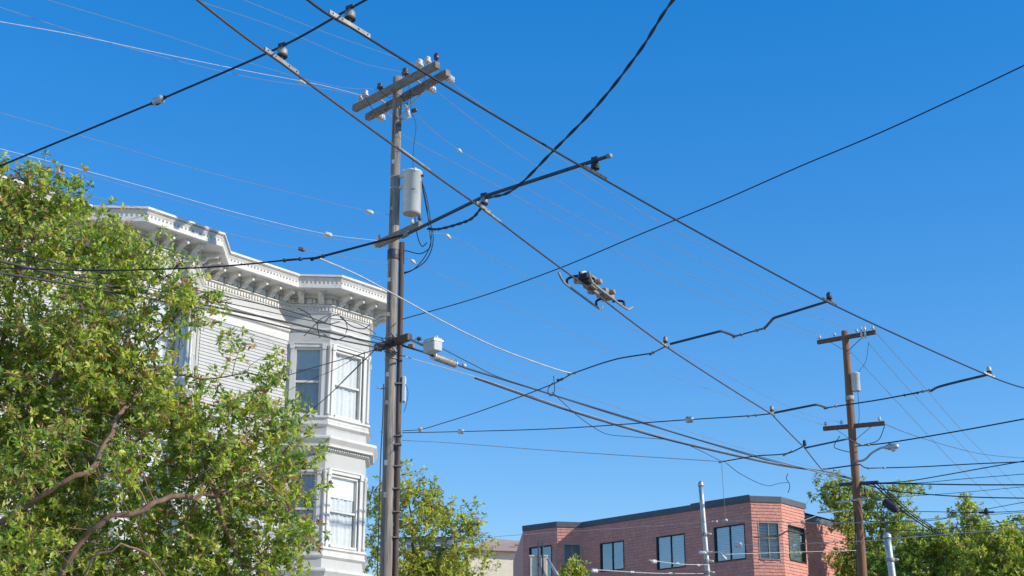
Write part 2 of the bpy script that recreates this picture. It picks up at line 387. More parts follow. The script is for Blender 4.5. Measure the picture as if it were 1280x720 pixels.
# frieze: panel blocks, dentils, mouldings
fz = MB(); sweep(fz, wall, [(0.03, 12.56), (0.03, 12.44), (0.085, 12.425), (0.095, 12.39), (0.05, 12.375), (0.035, 12.36), (0.035, 12.24), (0.012, 12.22), (0.0, 12.22)])
part('frieze_moulding', fz, 'white_paint', house)
dn = MB()
for p, t, n in on_line(wall, 0.04, 12.50, 0.13): dn.box(p, t, n, UP, 0.028, 0.035, 0.055)
for p, t, n in on_line(wall, 0.045, 12.31, 0.085): dn.box(p, t, n, UP, 0.024, 0.022, 0.04)
part('dentil_course', dn, 'relief_paint', house, kind='stuff')
pn = MB()
for p, t, n in on_line(wall, 0.03, 12.50, 0.39, corner=0.03): pn.box(p + t * 0.195, t, n, UP, 0.06, 0.05, 0.06)
part('frieze_block', pn, 'white_paint', house, kind='stuff')
# architrave on the flat walls and lap siding below it
for i0, i1 in ((0, 1), (4, 5)):
    sg = wall[i0:i1 + 1]
    a = MB(); sweep(a, sg, [(0.0, 11.98), (0.10, 11.96), (0.11, 11.90), (0.06, 11.87), (0.05, 11.80), (0.08, 11.785), (0.085, 11.74), (0.03, 11.70), (0.03, 11.52), (0.0, 11.50)])
    part('architrave', a, 'white_paint', house)
    sid = MB(); z = 11.50; h = 0.078
    A, B = sg; t = (B - A).normalized(); n = Vector((t.y, -t.x, 0)); L = (B - A).length
    holes = WIN.get(i0, [])
    while z > 0.5:
        spans = [(0.02, L - 0.02)]
        for c, w, zb, zt in holes:
            if z > zb - 0.12 and z - h < zt + 0.12:
                ns_ = []
                for s0, s1 in spans:
                    if c - w / 2 - 0.12 > s0 and c + w / 2 + 0.12 < s1: ns_ += [(s0, c - w / 2 - 0.12), (c + w / 2 + 0.12, s1)]
                    else: ns_.append((s0, s1))
                spans = ns_
        for s0, s1 in spans:
            p0, p1 = A + t * s0, A + t * s1
            sid.quad(p0 + n * 0.024 + UP * (z - h), p1 + n * 0.024 + UP * (z - h), p1 + n * 0.006 + UP * z, p0 + n * 0.006 + UP * z)
            sid.quad(p0 + n * 0.003 + UP * (z - h), p1 + n * 0.003 + UP * (z - h), p1 + n * 0.024 + UP * (z - h), p0 + n * 0.024 + UP * (z - h))
        z -= h
    part('lap_siding', sid, 'grey_white_paint', house, kind='stuff')
# bay bands: window-head band, sill mouldings, intermediate cornices
for b0 in (1, 5):
    bp = wall[b0:b0 + 4]
    a = MB()
    sweep(a, bp, [(0.0, 11.86), (0.05, 11.84), (0.055, 11.80), (0.02, 11.77), (0.0, 11.77)])
    part('head_moulding', a, 'white_paint', house)
    for dz in (0, -3.05):
        a = MB(); sweep(a, bp, [(0.0, 9.72 + dz), (0.09, 9.705 + dz), (0.10, 9.66 + dz), (0.05, 9.63 + dz), (0.045, 9.55 + dz), (0.075, 9.535 + dz), (0.075, 9.50 + dz), (0.02, 9.46 + dz), (0.0, 9.455 + dz)])
        part('sill_moulding', a, 'white_paint', house)
    for dz in (0, -3.05):
        c_ = MB(); sweep(c_, bp, [(0.0, 9.24 + dz), (0.24, 9.20 + dz), (0.27, 9.17 + dz), (0.27, 9.13 + dz), (0.23, 9.08 + dz), (0.19, 9.03 + dz), (0.18, 9.0 + dz), (0.18, 8.965 + dz), (0.07, 8.955 + dz), (0.06, 8.90 + dz), (0.03, 8.88 + dz), (0.0, 8.87 + dz)])
        part('bay_cornice', c_, 'white_paint', house)
        d_ = MB()
        for p, t, n in on_line(bp, 0.07, 8.925 + dz, 0.07): d_.box(p, t, n, UP, 0.02, 0.03, 0.02)
        part('dentil_course', d_, 'relief_paint', house, kind='stuff')
# windows of the house
def sash_window(parent, a, t, n, c, w, zb, zt, paint='white_paint', pil=True, blind=None, shade=0.0):
    o = a + t * c; P = lambda s, d, z: o + t * s + n * d + UP * z
    fr = MB(); zm = zb + (zt - zb) * 0.50
    bar = lambda s0, s1, d0, d1, z0, z1, m=None: (m or fr).box(P((s0 + s1) / 2, (d0 + d1) / 2, (z0 + z1) / 2), t, n, UP, abs(s1 - s0) / 2, abs(d1 - d0) / 2, abs(z1 - z0) / 2)
    h = w / 2
    for s in (-1, 1): bar(s * h, s * (h - 0.055), -0.13, -0.02, zb, zt)
    bar(-h + .055, h - .055, -0.13, -0.02, zt - 0.06, zt); bar(-h + .055, h - .055, -0.13, 0.04, zb, zb + 0.06)
    bar(-h + .055, h - .055, -0.115, -0.045, zm - 0.025, zm + 0.025)
    win = part('window', fr, paint, parent)
    if pil:
        cs = MB()
        for s in (-1, 1):
            bar(s * (h + 0.005), s * (h + 0.085), -0.01, 0.035, zb - 0.02, zt + 0.05, cs)
            bar(s * (h - 0.0), s * (h + 0.105), 0.002, 0.06, zt - 0.05, zt + 0.085, cs)
        bar(-h - 0.005, h + 0.005, -0.008, 0.03, zt, zt + 0.08, cs); bar(-h - 0.05, h + 0.05, 0.0, 0.055, zt + 0.08, zt + 0.11, cs)
        part('casing', cs, paint, win)
    for z0, z1, d in ((zb + 0.06, zm - 0.025, -0.095), (zm + 0.025, zt - 0.06, -0.07)):
        g_ = MB(); g_.quad(P(-h + .055, d, z0), P(h - .055, d, z0), P(h - .055, d, z1), P(-h + .055, d, z1)); part('pane', g_, 'glass', win)
    cu = MB(); K = 26; vs = []; fs = []
    for k in range(K + 1):
        s = -h + 0.0 + w * k / K; d = -0.135 + 0.02 * math.sin(k * 1.7) + 0.012 * math.sin(k * 0.6 + c)
        vs += [P(s, d, zb), P(s, d, zt - (zt - zb) * shade)]
    fs = [(2 * k, 2 * k + 2, 2 * k + 3, 2 * k + 1) for k in range(K)]
    cu.add(vs, fs, True)
    part('curtain', cu, 'curtain', win)
    if shade:
        bl = MB(); bar(-h, h, -0.108, -0.103, zt - (zt - zb) * shade - 0.02, zt, bl); part('roller_blind', bl, 'blind', win)
    return win
for i, holes in WIN.items():
    a, b = wall[i], wall[i + 1]; t = (b - a).normalized(); n = Vector((t.y, -t.x, 0))
    for k, (c, w, zb, zt) in enumerate(holes):
        sash_window(house, a, t, n, c, w, zb, zt, shade=0.3 if (i + k) % 2 else 0.0)
# slender columns at bay corners with small capitals
for b0 in (1, 5):
    for ci in (1, 2):
        p = wall[b0 + ci]; q = off_line(wall, 0.0)[b0 + ci]
        for zb, zt in ((9.74, 11.42), (6.70, 8.42), (3.65, 5.37)):
            n_ = (off_line(wall, 0.1)[b0 + ci] - p).normalized(); tt = Vector((-n_.y, n_.x, 0))
            m = MB(); m.lathe(p + n_ * 0.012 + UP * zb, UP, [(0.05, 0), (0.05, 0.06), (0.032, 0.08), (0.030, zt - zb - 0.14), (0.036, zt - zb - 0.13), (0.034, zt - zb - 0.1), (0.06, zt - zb - 0.03), (0.065, zt - zb)], 8)
            part('corner_column', m, 'white_paint', house)

# ------------------------------------------------------------------ pink shingled building
BZ = 11.5
br = [flat(at_z(px, py, BZ)) for px, py in ((653.8, 657.5), (696, 652), (729, 652), (937.5, 620), (976.7, 620), (1007.8, 628))]
U130 = Vector((math.sin(R(130)), math.cos(R(130)), 0))
J82 = Vector((math.sin(R(80)), math.cos(R(80)), 0))
br[2] = br[1] + J82 * 1.05
br[4] = br[3] + J82 * (br[4] - br[3]).length; br[5] = br[4] + T40 * 1.75
brick = thing('shingled_apartment_building', 'pink shingled flat-roofed building with a dark parapet and blue windows', 'building', (br[3].x, br[3].y, 0))
h0 = br[5] + N40 * -0.35; h1 = h0 + T40 * 5.2
back = [h1 - N40 * 9, br[0] + Vector((-.4, 9, 0))]
WB = {}
def bwin(face, tl, tr, bl):
    a, b = br[face], br[face + 1]; t = (b - a).normalized(); n = Vector((t.y, -t.x, 0))
    q = [on_plane(x, y, a, n) for x, y in (tl, tr, bl)]
    s0 = (q[0] - a).dot(t); s1 = (q[1] - a).dot(t); z1 = (q[0].z + q[1].z) / 2; z0 = q[2].z
    L = (b - a).length; s0 = max(s0, 0.1); s1 = min(s1, L - 0.1)
    WB.setdefault(face, []).append((s0, s1, z0, z1))
bwin(0, (662, 684), (690, 682), (663, 724)); bwin(1, (704.5, 680.5), (727, 680.5), (705, 724))
bwin(2, (750.5, 678.8), (780, 676), (752, 715)); bwin(2, (820.6, 670.5), (856, 667.5), (823, 712.5)); bwin(2, (892.5, 658.5), (931, 655), (896, 703))
bwin(3, (947, 653), (973, 653), (950, 699.5)); bwin(4, (984, 655.5), (1006, 661), (990, 701))
PT = BZ - 0.20
faces = [(br[i], br[i + 1], PT, WB.get(i, [])) for i in range(5)] + [(h0, h1, PT - 0.3, [])]
wm = MB(); sh = MB()
for (a, b, zt, holes) in faces:
    t = (b - a).normalized(); n = Vector((t.y, -t.x, 0)); L = (b - a).length
    ss = sorted(set([0, L] + [x for h in holes for x in h[:2]])); zs = sorted(set([0, zt] + [z for h in holes for z in h[2:]]))
    for s0, s1 in zip(ss[:-1], ss[1:]):
        for z0, z1 in zip(zs[:-1], zs[1:]):
            sc, zc = (s0 + s1) / 2, (z0 + z1) / 2
            if any(x0 < sc < x1 and y0 < zc < y1 for x0, x1, y0, y1 in holes): continue
            wm.quad(a + t * s0 + UP * z0, a + t * s1 + UP * z0, a + t * s1 + UP * z1, a + t * s0 + UP * z1)
    ch = 0.116; z = zt - ch; row = 0
    while z > 4.0:
        s = -random.random() * 0.22
        while s < L:
            w = 0.19 + random.random() * 0.09
            s0 = max(s, 0) + 0.004; s1 = min(s + w, L) - 0.004; s += w
            if s1 - s0 < 0.03: continue
            dz = random.uniform(-0.006, 0.006); d = 0.025 + random.random() * 0.008
            z0, z1 = z + dz, z + ch - 0.002
            if any(s1 > x0 and s0 < x1 and z1 > y0 and z0 < y1 for x0, x1, y0, y1 in holes):
                clipped = False
                for x0, x1, y0, y1 in holes:
                    if not (z1 > y0 and z0 < y1): continue
                    if s0 < x0 < s1: s1 = x0 - 0.002; clipped = True
                    elif s0 < x1 < s1: s0 = x1 + 0.002; clipped = True
                if not clipped:
                    for x0, x1, y0, y1 in holes:
                        if s0 >= x0 - .01 and s1 <= x1 + .01:
                            if z0 < y0 < z1: z1 = y0 - .003; clipped = True
                            elif z0 < y1 < z1: z0 = y1 + .003; clipped = True
                if not clipped or s1 - s0 < .02: continue
            P = lambda s_, dd, zz: a + t * s_ + n * dd + UP * zz
            v = [P(s0, d, z0), P(s1, d, z0), P(s1, 0.006, z1), P(s0, 0.006, z1), P(s0, 0.001, z0), P(s1, 0.001, z0), P(s0, 0.001, z1), P(s1, 0.001, z1)]
            sh.add(v, [(0, 1, 2, 3), (4, 5, 1, 0), (4, 0, 3, 6), (1, 5, 7, 2)])
        z -= ch; row += 1
P_all = br[:6] + [h0 + UP * 0, h1] + back
wm.quad(h1, back[0], back[0] + UP * PT, h1 + UP * PT); wm.quad(back[0], back[1], back[1] + UP * PT, back[0] + UP * PT); wm.quad(back[1], br[0], br[0] + UP * PT, back[1] + UP * PT)
wm.quad(br[5], h0, h0 + UP * PT, br[5] + UP * PT)
part('wall', wm, 'shingle_paint', brick); part('wall_shingles', sh, 'shingle_paint', brick, kind='stuff')
rm = MB(); rm.add([(p.x, p.y, PT - 0.02) for p in P_all], [tuple(range(len(P_all)))]); part('roof', rm, 'roofing', brick)
pp = MB(); sweep(pp, br[:3], [(-0.25, BZ - 0.04), (0.05, BZ), (0.06, BZ - 0.02), (0.055, PT - 0.02), (0.0, PT - 0.025)])
sweep(pp, br[2:6], [(-0.25, BZ - 0.03), (0.05, BZ + 0.005), (0.06, BZ - 0.02), (0.055, PT - 0.02), (0.0, PT - 0.025)])
e_ = br[5]; pp.box(e_ + N40 * -0.1 + UP * (BZ - 0.1), T40, N40, UP, 0.03, 0.16, 0.1)
part('parapet', pp, 'parapet_metal', brick)
pp = MB(); sweep(pp, [h0, h1], [(-0.25, BZ - 0.33), (0.04, BZ - 0.3), (0.05, BZ - 0.33), (0.045, PT - 0.32), (0.0, PT - 0.325)])
part('parapet', pp, 'parapet_metal', brick)
lv = on_plane(874, 632, br[2], Vector((U130.y, -U130.x, 0)).normalized() * -1)
lv = br[2] + (br[3] - br[2]).normalized() * ((flat(lv) - br[2]).dot((br[3] - br[2]).normalized()))
pc = MB(); tt = (br[3] - br[2]).normalized(); nn = Vector((tt.y, -tt.x, 0)); Lr = (br[3] - lv).length
pc.box(lv + tt * Lr / 2 + nn * 0.04 + UP * (BZ - 0.055), tt, nn, UP, Lr / 2, 0.035, 0.10); part('parapet_cap', pc, 'parapet_metal', brick)
def flat_window(face, spec, fm, cols, rows, glassm, backing, slat):
    a, b = br[face], br[face + 1]; t = (b - a).normalized(); n = Vector((t.y, -t.x, 0)); s0, s1, z0, z1 = spec
    P = lambda s, d, z: a + t * s + n * d + UP * z
    fr = MB(); bx = lambda x0, x1, d0, d1, y0, y1, m: m.box(P((x0 + x1) / 2, (d0 + d1) / 2, (y0 + y1) / 2), t, n, UP, (x1 - x0) / 2, (d1 - d0) / 2, (y1 - y0) / 2)
    f = 0.03
    bx(s0, s0 + f, -0.10, 0.035, z0, z1, fr); bx(s1 - f, s1, -0.10, 0.035, z0, z1, fr); bx(s0 + f, s1 - f, -0.10, 0.034, z1 - f, z1, fr); bx(s0 + f, s1 - f, -0.10, 0.05, z0, z0 + f, fr)
    xs = [s0 + f + (s1 - s0 - 2 * f) * k / cols for k in range(cols + 1)]; ys = [z0 + f, z1 - f] if rows == 1 else [z0 + f, z0 + (z1 - z0) * 0.58, z1 - f]
    for x in xs[1:-1]: bx(x - 0.014, x + 0.014, -0.08, 0.0, z0 + f, z1 - f, fr)
    for y in ys[1:-1]: bx(s0 + f, s1 - f, -0.078, -0.002, y - 0.014, y + 0.014, fr)
    w = part('window', fr, fm, brick)
    for x0, x1 in zip(xs[:-1], xs[1:]):
        for y0, y1 in zip(ys[:-1], ys[1:]):
            g_ = MB(); e = random.uniform(-.006, .006); g_.quad(P(x0, -0.04 + e, y0), P(x1, -0.04 - e, y0), P(x1, -0.04 - e, y1), P(x0, -0.04 + e, y1)); part('pane', g_, glassm, w)
    if slat:
        m = MB(); z = z0 + 0.05
        while z < z1 - 0.05:
            sk = (random.random() - .5) * 0.008
            m.quad(P(s0 + f, -0.16, z), P(s1 - f, -0.16, z + sk), P(s1 - f, -0.12, z + slat * 0.8 + sk), P(s0 + f, -0.12, z + slat * 0.8)); z += slat
        part('blind', m, 'blind', w)  # real blinds, except the end window's slats, which stand in for reflected brightness
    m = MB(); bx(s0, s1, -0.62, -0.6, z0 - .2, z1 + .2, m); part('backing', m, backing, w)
gi = 0
cfg = {0: [('window_frame_dark', 2, 1, 'coated_glass', 'interior', 0)], 1: [('window_frame_tan', 2, 1, 'glass', 'interior', 0)],
       2: [('window_frame_dark', 2, 1, 'coated_glass', 'interior', 0), ('window_frame_dark', 2, 1, 'coated_glass', 'interior', 0.085), ('window_frame_dark', 2, 1, 'coated_glass', 'interior', 0.085)],
       3: [('window_frame_tan', 2, 2, 'glass', 'interior', 0.11)], 4: [('window_frame_dark', 1, 1, 'coated_glass', 'slate_house', 0.1)]}  # last window: slats and grey backing added to imitate a pale, mottled reflection
for fc, ws in WB.items():
    for spec, c_ in zip(ws, cfg[fc]): flat_window(fc, spec, *c_)

# ------------------------------------------------------------------ tan house and slate house behind the middle tree
hs_ = thing('stucco_house', 'cream stucco house with a low brown tiled roof beside the pink building', 'house', (-1.0, 92, 0))
a0 = at_y(585, 700, 92); a1 = at_y(664, 700, 92)
ze = at_y(640, 687, 92).z; zr = at_y(625, 667, 95).z
b_ = MB(); b_.prism([(a0.x, 92), (a1.x, 93), (a1.x, 106), (a0.x, 106)], 0, ze, top=False); part('wall', b_, 'stucco', hs_)
b_ = MB(); xm = (a0.x + a1.x) / 2 + 0.3
b_.add([(a0.x - .3, 91.5, ze - .06), (a1.x + .3, 92.5, ze - .06), (a1.x + .3, 106, ze - .06), (a0.x - .3, 106, ze - .06), (xm - 0.8, 97, zr), (xm + 1.0, 97.4, zr - 0.1)], [(0, 1, 5, 4), (1, 2, 5), (2, 3, 4, 5), (3, 0, 4), (0, 3, 2, 1)])
rfo = part('roof', b_, 'roof_tile', hs_)
b_ = MB(); q = at_y(646, 682, 93); b_.box((q.x, 94, ze + .25), (1, 0, 0), (0, 1, 0), UP, .12, .12, .35); b_.box((q.x, 94, ze + .62), (1, 0, 0), (0, 1, 0), UP, .16, .16, .04); part('chimney', b_, 'roof_tile', rfo)
hs_ = thing('slate_house', 'slate grey house mostly hidden behind the middle street tree', 'house', (-7.0, 97, 0))
a0 = at_y(508, 700, 97); a1 = at_y(566, 700, 97); ze = at_y(540, 672, 97).z
b_ = MB(); b_.prism([(a0.x, 97), (a1.x, 97), (a1.x, 108), (a0.x, 108)], 0, ze, top=False); part('wall', b_, 'slate_house', hs_)
b_ = MB(); b_.add([(a0.x - .2, 96.8, ze), (a1.x + .2, 96.8, ze), (a1.x + .2, 108, ze), (a0.x - .2, 108, ze), ((a0.x + a1.x) / 2, 100, ze + .55), ((a0.x + a1.x) / 2, 106, ze + .55)], [(0, 1, 4), (1, 2, 5, 4), (2, 3, 5), (3, 0, 4, 5)]); part('roof', b_, 'roofing', hs_)
for k in (0.3, 0.7):
    x = a0.x + (a1.x - a0.x) * k; b_ = MB(); b_.box((x, 96.99, ze - 1.0), (1, 0, 0), (0, 1, 0), UP, .35, .04, .5); w_ = part('window', b_, 'white_paint', hs_)
    b_ = MB(); b_.box((x, 96.97, ze - 1.0), (1, 0, 0), (0, 1, 0), UP, .29, .03, .44); part('pane', b_, 'window_frame_dark', w_)
# cream vent box and pipe in front of the pink building
vb = thing('vent_box', 'cream flue box with a grey pipe below the shingled wall', 'vent', flat(at_y(673, 720, 57)))
q = at_y(673, 697, 57); b_ = MB(); b_.box((q.x, 57, q.z / 2), (1, 0, 0), (0, 1, 0), UP, .33, .25, q.z / 2, 0.02); part('casing', b_, 'stucco', vb)
b_ = MB(); b_.box((q.x, 57, q.z + .03), (1, 0, 0), (0, 1, 0), UP, .36, .28, .03, 0.01); part('cap', b_, 'stucco', vb)
for dx in (0.0, 0.16):
    b_ = MB(); b_.tube([(q.x + dx, 56.7, q.z - 2.5), (q.x + dx, 56.7, q.z + .55)], .03, 8); part('pipe', b_, 'rod_grey', vb)
b_ = MB(); b_.tube([at_y(684, 698, 56.6), at_y(698, 720, 56.6), at_y(716, 748, 56.6)], .05, 8); part('pipe', b_, 'galvanised', vb)

# ------------------------------------------------------------------ trees
def bez(a, b, t): return a + (b - a) * t
def grow(seeds, lobes, n_attr, step, kill, clump=8):
    """seeds: list of (points, start parent idx or None) -> nodes, parents ; lobes: (centre, radius xyz)"""
    nodes = []; par = []
    for pts, pi in seeds:
        prev = pi
        for p in pts:
            if prev is not None and len(nodes):
                q0 = nodes[prev]; d = np.array(p) - q0; L = np.linalg.norm(d); k = max(1, int(L / step))
                for j in range(1, k + 1):
                    jit = RNG.normal(0, 0.04 * min(L, 1.0), 3) if j < k else 0
                    nodes.append(q0 + d * j / k + jit); par.append(prev); prev = len(nodes) - 1
            else: nodes.append(np.array(p, float)); par.append(-1); prev = 0
    vol = np.array([r[0] * r[1] * r[2] for c, r in lobes]) ** 0.8; vol /= vol.sum()
    A = []
    for (c, r), k in zip(lobes, (vol * n_attr).astype(int) + 3):
        kc = max(2, k // clump)
        d = RNG.normal(size=(kc, 3)); d /= np.linalg.norm(d, axis=1)[:, None]
        cc = np.array(c) + d * np.array(r) * (RNG.random((kc, 1)) ** 0.42)
        A.append(np.repeat(cc, clump, 0) + RNG.normal(0, step * .62, (kc * clump, 3)))
    A = np.concatenate(A); N = np.array(nodes)
    d2 = np.full(len(A), 1e9); near = np.zeros(len(A), int)
    def upd(i0, pts):
        for c0 in range(0, len(pts), 200):
            D = ((A[:, None, :] - pts[None, c0:c0 + 200, :]) ** 2).sum(2); j = D.argmin(1); m = D[np.arange(len(A)), j]
            b = m < d2; d2[b] = m[b]; near[b] = i0 + c0 + j[b]
    upd(0, N); nodes = [n for n in N]; alive = np.ones(len(A), bool)
    for it in range(160):
        alive &= d2 > kill * kill
        if not alive.any(): break
        idx = np.where(alive)[0]; acc = {}
        for a in idx:
            v = A[a] - nodes[near[a]]; L = np.linalg.norm(v)
            if near[a] in acc: acc[near[a]] += v / L
            else: acc[near[a]] = v / L
        new = []; i0 = len(nodes)
        for k, v in acc.items():
            L = np.linalg.norm(v)
            if L < 1e-3: continue
            d = v / L + RNG.normal(0, 0.18, 3); d /= np.linalg.norm(d)
            new.append(nodes[k] + d * step); par.append(k)
        if not new: break
        nodes += new; upd(i0, np.array(new))
        if len(nodes) > 14000: break
    return np.array(nodes), np.array(par), A, near
def branch_mesh(nodes, par, r_tip, expo, r_max):
    n = len(nodes); rad = np.zeros(n); kids = [[] for _ in range(n)]
    for i in range(n):
        if par[i] >= 0: kids[par[i]].append(i)
    s = np.zeros(n)
    for i in range(n - 1, -1, -1):
        if not kids[i]: s[i] = 1.0
        if par[i] >= 0: s[par[i]] += s[i]
    rad = np.minimum(r_tip * s ** expo, r_max)
    mb = MB(); starts = [(0, None)]
    while starts:
        i, p = starts.pop(); chain = [p] if p is not None else []; cur = i
        while True:
            chain.append(cur)
            if not kids[cur]: break
            ks = sorted(kids[cur], key=lambda k: -s[k]); starts += [(k, cur) for k in ks[1:]]; cur = ks[0]
        rr = [rad[c] for c in chain]
        if p is not None: rr[0] = min(rad[chain[0]], rr[1] * 1.25)
        rr = [x * random.uniform(.86, 1.16) if x > .012 else x for x in rr]
        rm = max(rr); ns = 8 if rm > 0.05 else (5 if rm > 0.015 else 3)
        mb.tube([nodes[c] for c in chain], rr, ns, caps=False)
    return mb, kids, s
def leaf_mesh(centres, dirs, per, length, width, palette, spread=1.0, droop=0.0):
    M = len(centres) * per; c = np.repeat(centres, per, 0); d = np.repeat(dirs, per, 0)
    rnd = RNG.normal(size=(M, 3)); rnd /= np.linalg.norm(rnd, axis=1)[:, None]
    ax = d * 0.55 + rnd * spread; ax[:, 2] -= droop; ax /= np.linalg.norm(ax, axis=1)[:, None]
    ref = RNG.normal(size=(M, 3)) * 0.7 + np.array([0.55, -0.25, 0.65]); sd_ = np.cross(ax, ref); sd_ /= np.maximum(np.linalg.norm(sd_, axis=1), 1e-6)[:, None]
    nrm = np.cross(sd_, ax); L = length * RNG.uniform(0.65, 1.25, (M, 1)); W = width * RNG.uniform(0.7, 1.2, (M, 1))
    base = c + rnd * length * 0.10
    v = np.empty((M, 5, 3)); v[:, 0] = base; v[:, 1] = base + ax * L * 0.5 + sd_ * W * 0.5 + nrm * W * 0.16; v[:, 2] = base + ax * L * 0.48 - nrm * W * 0.06
    v[:, 3] = base + ax * L * 0.5 - sd_ * W * 0.5 + nrm * W * 0.16; v[:, 4] = base + ax * L - nrm * L * 0.12
    tri = np.array([[0, 1, 2], [1, 4, 2], [0, 2, 3], [2, 4, 3]]); f = (np.arange(M)[:, None, None] * 5 + tri[None]).reshape(-1, 3)
    me = bpy.data.meshes.new('leaves'); me.vertices.add(M * 5); me.vertices.foreach_set('co', v.reshape(-1))
    me.loops.add(len(f) * 3); me.loops.foreach_set('vertex_index', f.reshape(-1).astype(np.int32))
    me.polygons.add(len(f)); me.polygons.foreach_set('loop_start', np.arange(0, len(f) * 3, 3, dtype=np.int32)); me.polygons.foreach_set('loop_total', np.full(len(f), 3, np.int32))
    me.update(); me.validate()
    pal = np.array([p[:3] for p in palette]); wt = np.array([p[3] for p in palette]); wt = wt / wt.sum()
    # each rosette leans to one colour, single leaves stray from it
    cen = RNG.choice(len(pal), len(centres), p=wt); pick = np.where(RNG.random(M) < 0.55, np.repeat(cen, per), RNG.choice(len(pal), M, p=wt))
    colr = np.minimum(pal[pick] * RNG.uniform(1.6, 3.0, (M, 1)), .72); colr = np.concatenate([colr, np.ones((M, 1))], 1)
    at = me.color_attributes.new('tint', 'FLOAT_COLOR', 'POINT'); at.data.foreach_set('color', np.repeat(colr, 5, 0).reshape(-1).astype(np.float32))
    me.materials.append(MATS['leaf']); return me
GREEN = [(0.125, 0.185, 0.04, 3), (0.195, 0.235, 0.045, 3), (0.285, 0.295, 0.055, 2.6), (0.075, 0.135, 0.035, 2.2), (0.38, 0.33, 0.065, 1.5), (0.26, 0.15, 0.075, 0.9), (0.18, 0.085, 0.055, 0.55)]
OLIVE = [(0.19, 0.205, 0.04, 3), (0.29, 0.27, 0.05, 3), (0.09, 0.13, 0.028, 1.8), (0.40, 0.32, 0.06, 1.5), (0.24, 0.15, 0.07, 0.7)]
LIME = [(0.24, 0.255, 0.045, 3), (0.165, 0.195, 0.04, 3), (0.34, 0.33, 0.05, 2), (0.08, 0.125, 0.03, 1.8), (0.25, 0.17, 0.075, 0.8)]
DEEP = [(0.14, 0.17, 0.04, 3), (0.21, 0.225, 0.05, 3), (0.30, 0.28, 0.06, 2), (0.06, 0.11, 0.025, 1.6), (0.33, 0.26, 0.07, 0.6)]
def tree(name, label, base, seeds, lobes, n_attr, step, kill, leaf, bark, palette, r_tip=0.004, expo=0.46, r_max=0.22, per=8, keep=1.0, group=None, spread=1.0, cat='tree', inner=0.25, wratio=0.42, droop=0.0):
    root = thing(name, label, cat, base, group)
    nodes, par, A, near = grow(seeds, lobes, n_attr, step, kill)
    mb, kids, s = branch_mesh(nodes, par, r_tip, expo, r_max)
    for a, k in zip(A, near):                      # a thin twig to every leaf rosette
        mb.tube([nodes[k], (nodes[k] + a) / 2 + RNG.normal(0, .015, 3), a], [r_tip, r_tip * .8, r_tip * .5], 3, caps=False)
    part('trunk', mb, bark, root)
    d = A - nodes[near]; d /= np.maximum(np.linalg.norm(d, axis=1), 1e-6)[:, None]
    rd = RNG.normal(size=d.shape) * .5; d = d + rd; d[:, 2] += .35; d /= np.linalg.norm(d, axis=1)[:, None]
    tips = A
    print('TREE', len(nodes), len(A))
    me = leaf_mesh(tips - np.array(root.location), d, per, leaf, leaf * wratio, palette, spread, droop)
    o = bpy.data.objects.new('crown', me); col.objects.link(o); o.parent = root; o['kind'] = 'stuff'
    return root
def lobes_px(L, Y, sy=0.8):
    out = []
    for t in L:
        px, py, r = t[:3]; dy = t[3] if len(t) > 3 else 0
        c = at_y(px, py, Y + dy); rr = r / FPX * depth(c); out.append(((c.x, c.y, c.z), (rr, rr * sy, rr)))
    return out
def pxs(pts, Y): return [tuple(at_y(p[0], p[1], Y + (p[2] if len(p) > 2 else 0))) for p in pts]
# big left tree
LY = 20.5
seeds_l = [([(-7.1, LY, 0.0), (-7.0, LY, 0.9)] + pxs([(-5, 880)], LY), None)]
def seeds_from(first, limbs, step):
    """limbs hang on the nearest point of what is already there (resolved by index while growing)"""
    return [(first, None)] + limbs
first = [(-7.2, LY, 0.0), (-7.1, LY, 1.2), tuple(at_y(15, 900, LY))]
def count_nodes(pts, step, start=True):
    n = 1 if start else 0
    for a, b in zip(pts[:-1], pts[1:]): n += max(1, int(np.linalg.norm(np.array(b) - np.array(a)) / step))
    return n
st = 0.22
nf = count_nodes(first, st)
limbs = [pxs([(-15, 740), (0, 657, -.8), (33, 631, -1.0), (98, 595, -1.0), (118, 579, -.95), (148, 524, -.6), (170, 494, -.3), (196, 462, 0)], LY),
         pxs([(60, 780, -1.0), (90, 690, -1.1), (125, 654, -1.25), (177, 638, -1.25), (203, 625, -1.1), (243, 623, -.9), (275, 615, -.6)], LY),
         pxs([(-40, 720, .4), (-30, 600, .6), (-10, 500, .6), (10, 400, .5), (25, 310, .4), (40, 240, .3)], LY),
         pxs([(75, 760, -1.4), (102, 720, -1.7), (125, 690, -1.8), (165, 685, -1.7), (190, 700, -1.5)], LY),
         pxs([(-60, 700, 1.0), (20, 560, 1.4), (70, 450, 1.4), (120, 370, 1.2), (150, 310, 1.0)], LY),
         pxs([(-90, 760, 0), (-160, 640, 0), (-200, 480, .3)], LY)]
limbs = [[tuple(p + Vector(RNG.normal(0, .025, 3))) for p in smooth_path(l, 3)] for l in limbs]
seeds_l = [(first, None)] + [(l, nf - 1) for l in limbs]
